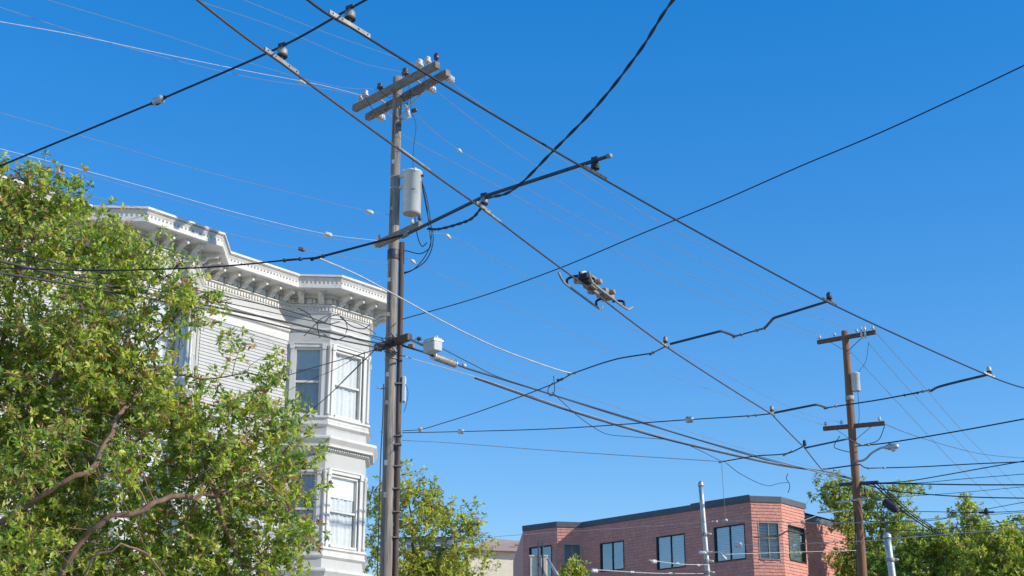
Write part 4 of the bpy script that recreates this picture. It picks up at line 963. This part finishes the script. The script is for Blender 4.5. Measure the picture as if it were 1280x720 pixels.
# ------------------------------------------------------------------ span wires
def strand(parent, pts, r, m, sub=8, n=6, name='strand'):
    b = MB(); b.tube(smooth_path(pts, sub), r, n); return part(name, b, m, parent)
def strain(parent, p, d, L=.14, r=.03, m='porcelain'):
    d = d.normalized(); b = MB(); b.lathe(p - d * L / 2, d, [(.008, 0), (r * .6, L * .1), (r, L * .25), (r * .75, L * .5), (r, L * .75), (r * .6, L * .9), (.008, L)], 10); return part('strain_insulator', b, m, parent)
def turnbuckle(parent, p, d, L=.16, m='weathered_metal'):
    d = d.normalized(); s_ = d.cross(UP).normalized(); b = MB()
    b.tube([p - d * L / 2, p + d * L / 2], .010, 6)
    for k in (-.4, .4): b.lathe(p + d * L * k - d * .015, d, [(.012, 0), (.02, .006), (.02, .024), (.012, .03)], 8)
    for s in (-1, 1): b.tube([p - d * L * .4, p - d * L * .25 + s_ * .018 * s, p + d * L * .25 + s_ * .018 * s, p + d * L * .4], .005, 5)
    return part('turnbuckle', b, m, parent)
SR = TZ + .12
def span(label, name='span_wire', cat='span wire', at=None, group=None): return thing(name, label, cat, at, group)
# first span, past the near hangers
p1 = WA[2] + UP * .13; p2 = WBp[2] + UP * .13; d12 = (p2 - p1).normalized()
q0 = at_z(-6, 210, SR - .02); qm = at_z(198, 125.5, SR + .01)
s1 = span('black span wire with a white insulator crossing the sky above the treetop', at=qm)
strand(s1, [q0 + (q0 - qm) * 1.0, q0, qm - (p1 - qm).normalized() * .06], .0078, 'black_cable'); strand(s1, [qm + (p1 - qm).normalized() * .06, p1, p2, p2 + d12 * 2.6], .0078, 'black_cable')
i_ = strain(s1, qm, p1 - qm, .13, .034, 'porcelain'); b = MB(); dq = (p1 - qm).normalized()
for s in (-1, 1): b.tube([qm - dq * .11, qm + UP * .035 * s, qm + dq * .11], .005, 5)
part('wire_loop', b, 'dark_iron', i_)
# second span: thick rod right of the pole, wire left of it
r1 = WA[3] + UP * .12; r2 = WBp[3] + UP * .12; dr = (r2 - r1).normalized()
nA = at_z(397, 322, SR); nB = at_z(355, 325.5, SR); l_ = [at_z(x, y, SR) for x, y in ((300, 331), (240, 335), (120, 338), (0, 335), (-80, 333))]
s2 = span('dark span rod and wire passing in front of the weathered pole', at=r1)
k0 = at_z(510, 292, SR); 
b = MB(); b.tube([k0, r1, r2, r2 + dr * .13], .0155, 10); part('rod', b, 'rod_grey', s2)
b = MB(); b.lathe(r2 + dr * .12, dr, [(.016, 0), (.02, .005), (.02, .04), (.012, .045)], 8); part('rod_end', b, 'weathered_metal', s2)
strand(s2, [k0, nA], .011, 'black_cable'); strand(s2, [nA, nB] + l_, .008, 'black_cable')
turnbuckle(s2, (nA + nB) / 2 * .5 + nB * .5, nA - nB, .2, 'rod_grey'); turnbuckle(s2, nA, k0 - nA, .18, 'rod_grey')
b = MB(); b.lathe(k0 - (r1 - k0).normalized() * .1, r1 - k0, [(.014, 0), (.024, .01), (.024, .1), (.016, .12)], 8); part('coupling', b, 'weathered_metal', s2)
# third span: cranked bars
c0 = WA[5] + UP * .06; c5 = WBp[4] + UP * .09
def bar_px(pts, za, zb):
    n = len(pts); return [at_z(p[0], p[1], za + (zb - za) * i / (n - 1)) for i, p in enumerate(pts)]
s3 = span('cranked dark span bar with turnbuckle joining the wires behind the trolley switch', at=c0)
bp_ = bar_px([(838, 430), (902, 413.5), (918, 420)], c0.z, SR - .02); b = MB(); b.tube([bp_[0], bp_[0].lerp(bp_[1], .5), bp_[1] - (bp_[1] - bp_[0]).normalized() * .03, bp_[1] + (bp_[2] - bp_[1]).normalized() * .03, bp_[2]], .0145, 8); part('bar', b, 'rod_grey', s3)
bq_ = bar_px([(956, 410), (967, 397.5), (1040, 375)], SR - .02, c5.z); b = MB(); b.tube([bq_[0], bq_[1] - (bq_[1] - bq_[0]).normalized() * .02, bq_[1] + (bq_[2] - bq_[1]).normalized() * .03, bq_[2]], .0145, 8); part('bar', b, 'rod_grey', s3)
tA = at_z(922, 419.5, SR - .02); tB = at_z(951, 411.5, SR - .02); strand(s3, [tA, tB], .008, 'rod_grey'); turnbuckle(s3, tA, tB - tA, .14); turnbuckle(s3, tB, tB - tA, .14)
n3 = at_y(715, 467, 18.6); pe = M(503, 538.5)
m3 = [WA[5], at_z(815, 441.5, SR)]
strand(s3, m3, .008, 'rod_grey'); strand(s3, [m3[1], at_y(770, 449, 17.2), n3], .0085, 'black_cable'); strand(s3, [n3, at_y(690, 480.5, 19.6), at_y(600, 514, 23.5), at_y(550, 530, 26.2), at_y(525, 537, 27.8), pe], .008, 'black_cable')
turnbuckle(s3, m3[1], m3[0] - m3[1], .2); turnbuckle(s3, n3, n3 - m3[1], .24); turnbuckle(s3, at_y(700, 474.5, 19.2), n3 - m3[1], .16, 'rod_grey'); strain(s3, at_y(525, 537, 27.8), pe - n3, .14, .045, 'porcelain')
b = MB(); b.tube(smooth_path([at_y(691, 478, 19.5), at_y(685, 487, 19.5), at_y(688, 495, 19.5), at_y(693, 489, 19.5), at_y(692, 470, 19.5)], 6), .006, 5); part('loose_end', b, 'black_cable', s3)
# pale guy from the second span to the third
gw = [nA, at_y(450, 345, 14.6), at_y(500, 372, 15.5), at_y(560, 405, 16.5), at_y(620, 434, 17.4), at_y(670, 453, 18.1), at_y(700, 463, 18.5), n3]
b = MB(); b.tube(smooth_path(gw, 8), .0085, 6); solo('guy_wire', b, 'pale_strand', 'pale sagging guy strand between two span wires in front of the weathered pole', 'guy wire')
# fourth span
d0 = WA[6] + UP * .06; d9 = WBp[5] + UP * .08
s4 = span('dark span wire with cranked bars ending at the farthest trolley wire clamp', at=d0)
q = bar_px([(968, 516), (1021, 505.5), (1034, 510)], d0.z, SR - .02); b = MB(); b.tube([q[0], q[1] - (q[1] - q[0]).normalized() * .03, q[1] + (q[2] - q[1]).normalized() * .03, q[2]], .015, 8); part('bar', b, 'rod_grey', s4)
q = bar_px([(1163, 489), (1175, 483), (1240, 467)], SR - .02, d9.z); b = MB(); b.tube(smooth_path(q, 5), .016, 8); part('bar', b, 'rod_grey', s4)
tA = at_z(1038, 509, SR - .02); tB = at_z(1158, 488.5, SR - .02); strand(s4, [tA, at_z(1100, 499.5, SR - .03), tB], .009, 'black_cable'); turnbuckle(s4, tA, tB - tA, .2); turnbuckle(s4, at_z(1139, 492.5, SR), tB - tA, .22); turnbuckle(s4, tB, tB - tA, .12)
e4 = M(503, 540.5)
pts4 = hang([(965, 517, WA[6].y), (940, 519.5), (862, 524.5), (700, 535.5), (576, 539.5), (503, 541, MY)])
strand(s4, pts4, .0085, 'black_cable'); turnbuckle(s4, pts4[1], pts4[0] - pts4[1], .2); strain(s4, pts4[2], pts4[1] - pts4[2], .16, .05, 'galvanised'); strain(s4, pts4[4], pts4[3] - pts4[4], .2, .05, 'porcelain')
# fifth span, pale on its far left half
s5 = span('dark span wire running under the trolley wire before the brown pole', at=WA[7])
pts5 = hang([(1008, 556, WA[7].y), (985, 566.5), (945, 570), (903, 577)] + [(700, 564), (560, 553.5), (503, 550.5, MY)])
strand(s5, pts5[:4], .009, 'black_cable'); strand(s5, pts5[3:], .007, 'pale_strand'); turnbuckle(s5, pts5[1], pts5[0] - pts5[1], .2); turnbuckle(s5, pts5[3], pts5[2] - pts5[3], .14)
rp = [WA[7]] + [at_z(x, y, SR) for x, y in ((1060, 548.5), (1077, 557), (1110, 553.5), (1200, 538.5), (1284, 523))]
strand(s5, rp[:2], .014, 'rod_grey'); strand(s5, rp[1:3], .011, 'rod_grey'); strand(s5, rp[2:] + [rp[-1] + (rp[-1] - rp[-2]) * 3], .010, 'black_cable'); turnbuckle(s5, rp[2], rp[3] - rp[2], .25)
# sixth span
s6 = span('dark span wire leaving the treetop below the street lamp', at=WA[8])
rp = [WA[8] + UP * .05] + [at_z(x, y, SR) for x, y in ((1034, 586), (1075, 580.5), (1083, 585), (1095, 585), (1150, 583.5), (1215, 580), (1284, 577))]
strand(s6, rp[:3], .012, 'rod_grey'); strand(s6, rp[2:] + [rp[-1] + (rp[-1] - rp[-2]) * 3], .009, 'black_cable'); turnbuckle(s6, rp[4], rp[5] - rp[4], .3)
# twisted feeder falling to the second span
fa = at_y(843, -2, 8.6); fpts = [fa + (fa - WA[3]) * .4, fa, at_y(800, 63, 9.3), at_y(748, 130, 10.0), at_y(690, 190, 10.7), at_y(640, 238, 11.3), WA[3] + UP * .1]
lowp = [WA[3] + UP * .05, at_z(590, 273, TZ + .02), at_z(570, 281, TZ + .03), at_z(548, 286.5, TZ + .05), at_z(535, 286, SR)]
fd_ = thing('feeder_cable', 'twisted black feeder cable rising steeply from the second span rod', 'cable', WA[3])
cpath = smooth_path(fpts, 18); 
for ph in (0, math.pi):
    tw = []
    for i, p in enumerate(cpath):
        t = (cpath[min(i + 1, len(cpath) - 1)] - cpath[max(i - 1, 0)]).normalized(); x = t.cross(UP).normalized(); y = t.cross(x); a = i * .55 + ph; tw.append(p + (x * math.cos(a) + y * math.sin(a)) * .0058)
    b = MB(); b.tube(tw, .0072, 6); part('conductor', b, 'grey_cable' if ph else 'black_cable', fd_)
cp = smooth_path(lowp, 10)
for ph in (0, math.pi):
    tw = [p + Vector((math.cos(i * .8 + ph), 0, math.sin(i * .8 + ph))) * .006 for i, p in enumerate(cp)]; b = MB(); b.tube(tw, .008, 6); part('conductor', b, 'grey_cable', fd_)

# ------------------------------------------------------------------ power lines and service cables
def wire(label, pts, r, m, cat='power line', name='power_line', sub=8, group=None, hung=True, n=5):
    P = hang(pts) if hung else [at_y(*p) for p in pts]
    b = MB(); b.tube(smooth_path(P, sub), r, n); return solo(name, b, m, label, cat, group)
wire('thin black line rising right from the weathered pole above the trolley switch', [(503, 399, 28.8), (600, 371), (700, 335), (800, 293), (900, 252), (1000, 208), (1100, 166), (1200, 120), (1284, 80, 18)], .0105, 'black_cable')
tops = 'lines between the two wooden poles'
for lab, pts in (('pole-to-pole line from the right end of the double crossarm', [(562, 103, 27.5), (640, 158), (740, 224), (800, 264), (900, 318), (1000, 374), (1092, 411, 44.5)]),
                 ('pole-to-pole line from beside the round white insulators of the double crossarm', [(540, 110, 27.9), (630, 180), (720, 240), (800, 287), (900, 338), (1000, 388), (1071, 413, 44.8)]),
                 ('pole-to-pole line from the cut-out switch under the double crossarm', [(517, 141, 28.6), (562, 180), (642, 226), (692, 255), (800, 312), (930, 376), (1020, 417), (1043, 420, 45.4)]),
                 ('pole-to-pole line from the shaft just below the double crossarm', [(497, 165, 28.9), (542, 190), (630, 237), (692, 272), (800, 330), (900, 378), (1024, 424, 45.7)])):
    wire(lab, pts, .0068, 'thin_line', group=tops)
for k, (lab, pts) in enumerate((('faint secondary line from the right end of the middle crossarm', [(533, 291, 28.4), (560, 294), (590, 309), (700, 368), (850, 440), (1000, 515), (1050, 528, 45.3)]),
                 ('faint secondary line from the middle crossarm where it meets the shaft', [(505, 322, 28.9), (514, 325), (545, 341), (700, 410), (850, 474), (1000, 522), (1031, 532, 45.6)]))):
    wire(lab, pts, .0052, 'thin_line', group='secondary lines between the wooden poles')
# small white dead-ends on those lines
def on_wire(px, py, a, b):
    A = at_y(*a); d = at_y(*b) - A; return on_plane(px, py, A, Vector((-d.y, d.x, 0)).normalized())
for lab, px, py, a_, b_, s_ in (('small white dead-end clamp on the line below the cut-out switch', 572, 186, (517, 141, 28.6), (1043, 420, 45.4), .8), ('small white dead-end clamp on the line beneath the transformer', 557, 293, (533, 291, 28.4), (1050, 528, 45.3), .9), ('small white dead-end clamp under the middle crossarm', 513, 324.5, (505, 322, 28.9), (1031, 532, 45.6), .9)):
    b = MB(); d_ = Vector((T40.x, T40.y, -.3)).normalized(); b.lathe(on_wire(px, py, a_, b_), d_, scaled([(.008, 0), (.03, .02), (.045, .05), (.045, .12), (.03, .15), (.008, .2)], s_), 8); solo('dead_end_clamp', b, 'porcelain', lab, 'clamp')
# heavy communication cables between the poles
wire('thick grey bundled cable sagging lowest between the two wooden poles', [(594, 472.5, 30.9), (655, 494), (715, 514.5), (800, 540), (840, 551), (909, 567.5), (977, 582), (1032, 590), (1068, 599, 45)], .026, 'grey_cable', 'cable', 'communication_cable')
wire('pale thin steel strand along the lowest sagging cable', [(505, 445.5, 28.9), (540, 455.5), (594, 471), (655, 492), (715, 512), (800, 537.5), (909, 565), (977, 580), (1068, 598, 45)], .010, 'galvanised', 'cable', 'support_strand')
wire('thick grey cable leaving the grey splice cylinder for the brown pole', [(569, 455, 30.4), (585, 461), (670, 487), (695, 495), (800, 527), (840, 540), (977, 580), (1029, 590), (1068, 600, 45)], .021, 'grey_cable', 'cable', 'communication_cable')
wire('thin black cable just above the splice cylinder cable', [(553, 436, 29.7), (590, 455), (620, 470), (700, 497), (800, 528.5), (900, 557), (1068, 603, 45)], .009, 'black_cable', 'cable', 'communication_cable')
wire('thin pale wire leaving the terminal box studs', [(548, 432, 28.9), (600, 452), (700, 485), (800, 519), (900, 552), (1000, 580), (1066, 595, 45)], .005, 'thin_line', 'cable', 'communication_cable')
# splice closure hanging on the upper cable
sa = at_y(541, 445, 29.8); sb = at_y(569, 455, 30.3); dsp = (sb - sa).normalized(); Ls = (sb - sa).length
sc_ = thing('splice_closure', 'grey cylindrical cable splice closure below the terminal box', 'splice closure', (sa + sb) / 2)
b = MB(); b.lathe(sa, dsp, [(.03, 0), (.075, .015), (.085, .04), (.085, Ls - .05), (.075, Ls - .015), (.03, Ls)], 14); part('cylinder', b, 'weathered_metal', sc_)
for k in (.03, .97):
    b = MB(); b.lathe(sa + dsp * (Ls * k - .02), dsp, [(.088, 0), (.093, .004), (.093, .036), (.088, .04)], 14); part('clamp_ring', b, 'galvanised', sc_)
b = MB(); b.tube(smooth_path([M(503, 432, -.2), M(520, 437, -.3), sa + Vector((-.1, 0, .05)), sa], 6), .022, 7); part('tail_cable', b, 'black_cable', sc_)
b = MB(); b.lathe(at_y(578, 456, 30.6), dsp, [(.02, 0), (.045, .02), (.045, .08), (.02, .1)], 8); part('cable_clip', b, 'porcelain', sc_)
# black drooping service wire with loops in the middle
wire('thin black service wire drooping from its loop on the third span wire', [(690, 490, 20), (720, 518), (745, 536), (760, 543), (790, 546), (850, 553), (903, 577, 24.5)], .005, 'black_cable', 'service wire', 'service_wire')
wire('thin black service wire sagging over the dark parapet toward a curl', [(908, 579, 25), (925, 592), (958, 607), (975, 604), (986, 603, 30)], .006, 'black_cable', 'service wire', 'service_wire')
wire('small curled black wire tail hanging over the parapet corner', [(985, 592, 30), (983, 598, 30), (986.5, 604, 30), (987, 610, 30), (985, 616, 30)], .008, 'black_cable', 'service wire', 'service_wire', hung=False)
# upright dropper down to the strand in front of the pink building
wire('thin dropper wire hanging from the fifth span to the strand across the shingled wall', [(902, 578, 24.6), (904, 610, 24.8), (907, 651, 25)], .0045, 'thin_line', 'dropper', 'dropper_wire', hung=False)
st1 = span('pale strand crossing in front of the whole shingled building', 'support_strand', 'strand', at_y(907, 651, 25))
strand(st1, hang([(560, 676, 34), (650, 668.5), (800, 658.5), (890, 652), (907, 651), (945, 651.5), (1010, 653.5), (1100, 652.5), (1200, 646), (1284, 640, 20)]), .0055, 'pale_strand')
turnbuckle(st1, at_y(893, 652, 25.4), at_y(907, 651, 25) - at_y(893, 652, 25.4), .2, 'pale_strand'); b = MB(); q = at_y(907, 650.5, 25); b.lathe(q, UP, [(.01, -.02), (.035, -.015), (.035, .015), (.01, .03)], 8); part('clip', b, 'pale_strand', st1)
for lab, a, bb, ins_at in (('pale strand with two insulators tied to the leaning steel post below the blue windows', (811, 700, 38), (884, 706, 41.9), [(817, 702), (845, 704.5), (872, 706)]),
                           ('lower pale strand with an insulator behind the leaning steel post', (742, 712, 38), (884, 717, 42.1), [(743, 713), (787, 714.5), (835, 715.5)])):
    o = span(lab, 'support_strand', 'strand', at_y(*a)); A_, B_ = at_y(*a), at_y(*bb); strand(o, [A_, A_.lerp(B_, .5) - UP * .04, B_], .011, 'pale_strand')
    for k, (px, py) in enumerate(ins_at): t_ = (px - a[0]) / (bb[0] - a[0]); strain(o, A_.lerp(B_, t_) - UP * .03, B_ - A_, .28 if k == 0 else .2, .06 if k == 0 else .035, 'porcelain')
o = span('short pale arm with insulators on the leaning steel post', 'bracket_arm', 'bracket', at_y(880, 691, 41.8)); strand(o, [at_y(872, 690.5, 41.8), at_y(884, 691, 41.8), at_y(899, 690.5, 41.5), at_y(905, 695, 41.4), at_y(907, 697, 41.4)], .018, 'pale_strand')
strain(o, at_y(905, 697, 41.4), Vector((1, 0, -1)), .2, .05, 'porcelain'); strain(o, at_y(878, 691, 41.7), Vector((1, 0, 0)), .25, .06, 'porcelain')
o = span('pale strand with a large end insulator crossing the blue window to the brown pole', 'support_strand', 'strand', at_y(922, 681, 40)); P_ = hang([(918, 681, 40), (930, 681), (1000, 679.5), (1060, 677), (1100, 675), (1180, 668), (1284, 660, 30)]); strand(o, P_, .009, 'pale_strand'); strain(o, P_[0] + (P_[1] - P_[0]) * .4, P_[1] - P_[0], .34, .075, 'porcelain')
wire('thin pale strand just under the large end insulator', [(905, 693, 41), (935, 692), (1000, 690), (1070, 688, 44)], .008, 'pale_strand', 'strand', 'support_strand')
wire('black twiggy cable crossing the four-pane window of the shingled building', [(942, 671.5, 44), (960, 671), (975, 669), (984, 664), (1000, 667), (1012, 666.5, 45)], .022, 'black_cable', 'cable', 'communication_cable')
wire('pale strand reaching from the brown pole past its bracket', [(1000, 652, 44), (1030, 642), (1062, 638.5, 44.8)], .009, 'pale_strand', 'strand', 'support_strand')
# lines leaving the brown pole to the right
for lab, pts, r, m_ in (('long thin line falling right from the shaft top of the brown pole', [(1062, 438, 45), (1110, 490), (1150, 533), (1191, 577), (1240, 622), (1300, 672, 85)], .010, 'thin_line'),
                        ('long thin line falling right from the fuse switches of the brown pole', [(1085, 428, 44.7), (1130, 480), (1180, 533), (1222, 577), (1300, 650, 85)], .009, 'thin_line'),
                        ('long thin line falling right from the right tip of the upper brown crossarm', [(1097, 418, 44.4), (1150, 478), (1205, 541), (1240, 577), (1300, 637, 85)], .009, 'thin_line'),
                        ('fine line falling from the lower brown crossarm tip to the right', [(1106, 530, 44.4), (1130, 540), (1180, 556), (1230, 568), (1300, 574, 60)], .009, 'grey_cable'),
                        ('thick black cable running level right from the brown pole', [(1078, 604, 45), (1150, 605), (1220, 606), (1300, 606, 40)], .020, 'black_cable'),
                        ('black cable running right below the level one from the brown pole', [(1075, 604, 45), (1112, 613), (1160, 618), (1220, 621.5), (1300, 623, 40)], .017, 'black_cable'),
                        ('black cable rising right from the brown pole toward the frame of wires', [(1085, 604, 45), (1130, 602), (1180, 594), (1230, 585), (1300, 573, 36)], .015, 'black_cable'),
                        ('thin grey cable fanning out above the level black cable', [(1085, 604, 45), (1150, 603.5), (1200, 599), (1300, 591, 40)], .010, 'grey_cable'),
                        ('thin grey cable fanning out between the two level black cables', [(1100, 622, 45), (1170, 618), (1220, 614), (1300, 606.5, 42)], .008, 'grey_cable'),
                        ('thin black cable crossing in front of the pointed tree', [(1098, 640, 45), (1150, 639.5), (1235, 640.5), (1300, 637.5, 42)], .011, 'black_cable'),
                        ('grey cable rising right behind the pointed tree', [(1085, 652, 45), (1170, 650), (1210, 641), (1300, 624, 42)], .010, 'grey_cable'),
                        ('lowest grey cable over the yellow green bushes', [(1076, 664, 45), (1170, 662), (1230, 656), (1300, 646, 42)], .010, 'grey_cable'),
                        ('fine grey cable just above the bright bush', [(1076, 672, 45), (1160, 668), (1240, 658), (1300, 655, 42)], .008, 'grey_cable')):
    wire(lab, pts, r, m_, 'cable' if 'cable' in lab else 'power line', 'communication_cable' if 'cable' in lab else 'power_line')
for k, (dx, r, lab) in enumerate(((0, .022, 'thickest drop cable, nearest the splice case, running down into the bushes'), (5, .018, 'middle one of three black drop cables falling from the brown pole into the bushes'), (9, .014, 'thinnest drop cable, farthest from the splice case, running down into the bushes'))):
    wire(lab, [(1090 + dx, 604, 44.6), (1110 + dx, 622), (1130 + dx, 640), (1150 + dx, 654), (1172 + dx, 668, 47)], r, 'black_cable', 'cable', 'communication_cable', group='drop cables beside the splice case')
# insulator set hanging on the far right lines
for lab, px, py in (('dark insulator cluster on the long falling line at the edge of the wires', 1275, 648), ('small dark clamp on the thin cable crossing the pointed tree', 1233, 640)):
    b = MB(); q = at_y(px, py, 44 if px < 1250 else 74); k = 1.5 if px > 1250 else .9
    b.lathe(q - UP * .1 * k, UP, scaled([(.03, 0), (.08, .03), (.05, .08), (.09, .12), (.05, .2), (.02, .24)], k), 8); b.tube([q - Vector((.25 * k, 0, .02)), q + Vector((.25 * k, 0, 0))], .04 * k, 6); solo('insulator_cluster', b, 'dark_iron', lab, 'insulator')
# thin lines left from the weathered pole
for lab, pts, r, m_ in (('pale twisted line reaching left from the tip of the double crossarm', [(448, 118, 29.6), (400, 106), (300, 87), (200, 66.5), (100, 45), (0, 27), (-60, 17, 19)], .0085, 'pale_strand'),
                        ('second pale line reaching left beside the twisted line', [(456, 120, 29.5), (400, 110), (320, 98), (230, 78), (120, 48), (0, 9), (-40, -4, 20)], .006, 'thin_line'),
                        ('thin line left of the shaft crossing above both pale lines', [(476, 112, 29.2), (420, 108), (320, 81), (200, 42), (60, 0), (0, -18, 20)], .0055, 'thin_line'),
                        ('thin line from the brown insulator on the double crossarm to upper left', [(508, 91, 28.4), (450, 78), (350, 36), (245, 0), (200, -16, 20)], .0055, 'thin_line'),
                        ('thin line from the white insulator on the double crossarm to upper left', [(530, 84, 27.9), (490, 70), (400, 38), (305, 0), (260, -18, 20)], .0055, 'thin_line'),
                        ('thin line with a white connector reaching left above the roof', [(487, 268.5, 28.9), (464, 265), (380, 245), (240, 210), (130, 178), (0, 141), (-60, 124, 20)], .006, 'thin_line'),
                        ('pale line with a connector just above the roof edge', [(484, 302, 28.9), (410, 293), (300, 267), (200, 239), (120, 217), (0, 186), (-60, 172, 20)], .0075, 'pale_strand'),
                        ('faint line close below the pale roof line', [(484, 308, 28.9), (410, 297), (300, 273), (200, 245), (100, 216), (0, 190), (-60, 176, 20)], .005, 'thin_line'),
                        ('grey line with a dark knob over the roof cornice', [(487, 331, 28.9), (430, 321), (375, 311), (290, 293), (180, 262), (60, 232), (-60, 205, 20)], .0065, 'thin_line')):
    wire(lab, pts, r * .72, m_)
for lab, px, py, a_, b_, m_, s_ in (('white connector on the thin line above the roof', 462, 264.5, (487, 268.5, 28.9), (-60, 124, 20), 'porcelain', 1.1), ('white connector on the pale line near the roof edge', 410, 292.5, (484, 302, 28.9), (-60, 172, 20), 'porcelain', 1.1), ('dark knob on the grey line over the cornice', 377, 311.5, (487, 331, 28.9), (-60, 205, 20), 'brown_porcelain', .9), ('round white spacer on the twisted line crossing the trolley wire', 378, 102, (448, 118, 29.6), (-60, 17, 19), 'porcelain', 1.0)):
    b = MB(); q = on_wire(px, py, a_, b_); b.lathe(q - Vector((.08 * s_, 0, -.015)), Vector((1, .3, -.2)), scaled([(.01, 0), (.035, .015), (.045, .05), (.045, .11), (.035, .145), (.01, .16)], s_), 10); solo('wire_connector', b, m_, lab, 'connector')
# service cables left of the pole, across the house front
for lab, pts, r, m_ in (('thick dark cable sagging across the house cornice wall into the tree', [(484, 431, 28.7), (440, 422), (360, 403), (280, 386), (180, 366), (90, 348), (0, 326), (-60, 315, 17)], .020, 'grey_cable'),
                        ('second dark cable close under the thick one across the house', [(484, 437, 28.7), (430, 426), (360, 410), (280, 391), (180, 372), (90, 356), (0, 341), (-60, 333, 17)], .016, 'grey_cable'),
                        ('thin black cable above the thick one across the house frieze', [(484, 424, 28.7), (420, 408), (370, 391), (285, 371), (180, 350), (90, 333), (0, 310), (-60, 298, 17)], .010, 'black_cable'),
                        ('thin black cable crossing the plain wall band of the house', [(484, 428, 28.7), (430, 410), (370, 397), (285, 379), (180, 358), (90, 343), (0, 318), (-60, 306, 17)], .008, 'black_cable'),
                        ('straight service drop from the weathered pole to the bay window middle', [(478, 434, 28.7), (450, 443), (400, 457), (355, 470.5, 32.6)], .010, 'black_cable'),
                        ('service drop from the weathered pole to the lower bay window sill', [(470, 436, 28.7), (440, 465), (410, 495), (372, 526, 32.6)], .010, 'black_cable'),
                        ('second service drop to the lower bay window sill', [(466, 440, 28.7), (438, 468), (412, 493), (380, 520, 32.6)], .007, 'black_cable'),
                        ('thin service wire across the upper sash of the bay window', [(456, 440, 28.7), (420, 461), (390, 474), (360, 488, 32.6)], .006, 'black_cable')):
    wire(lab, pts, r, m_, 'cable', 'service_cable')
tg = thing('slack_cable', 'tangle of slack black cable loops hanging before the bay frieze', 'cable', at_y(420, 405, 28.4))
for k, pts in enumerate(([(372, 385), (385, 392), (395, 403), (405, 403), (412, 396), (424, 393)], [(380, 420), (390, 410), (402, 398), (414, 393)], [(400, 422), (397, 410), (399, 401), (410, 405), (425, 402)], [(425, 395), (431, 400), (434, 410), (432, 417)], [(425, 396), (440, 408), (455, 411), (463, 405)], [(412, 398), (440, 402), (462, 412), (470, 418)], [(404, 418), (420, 425), (436, 420), (447, 424)])):
    b = MB(); b.tube(smooth_path([at_y(p[0], p[1], 28.3 + .06 * i) for i, p in enumerate(pts)], 8), .008 if k % 2 else .0105, 5); part('loop', b, 'black_cable', tg)
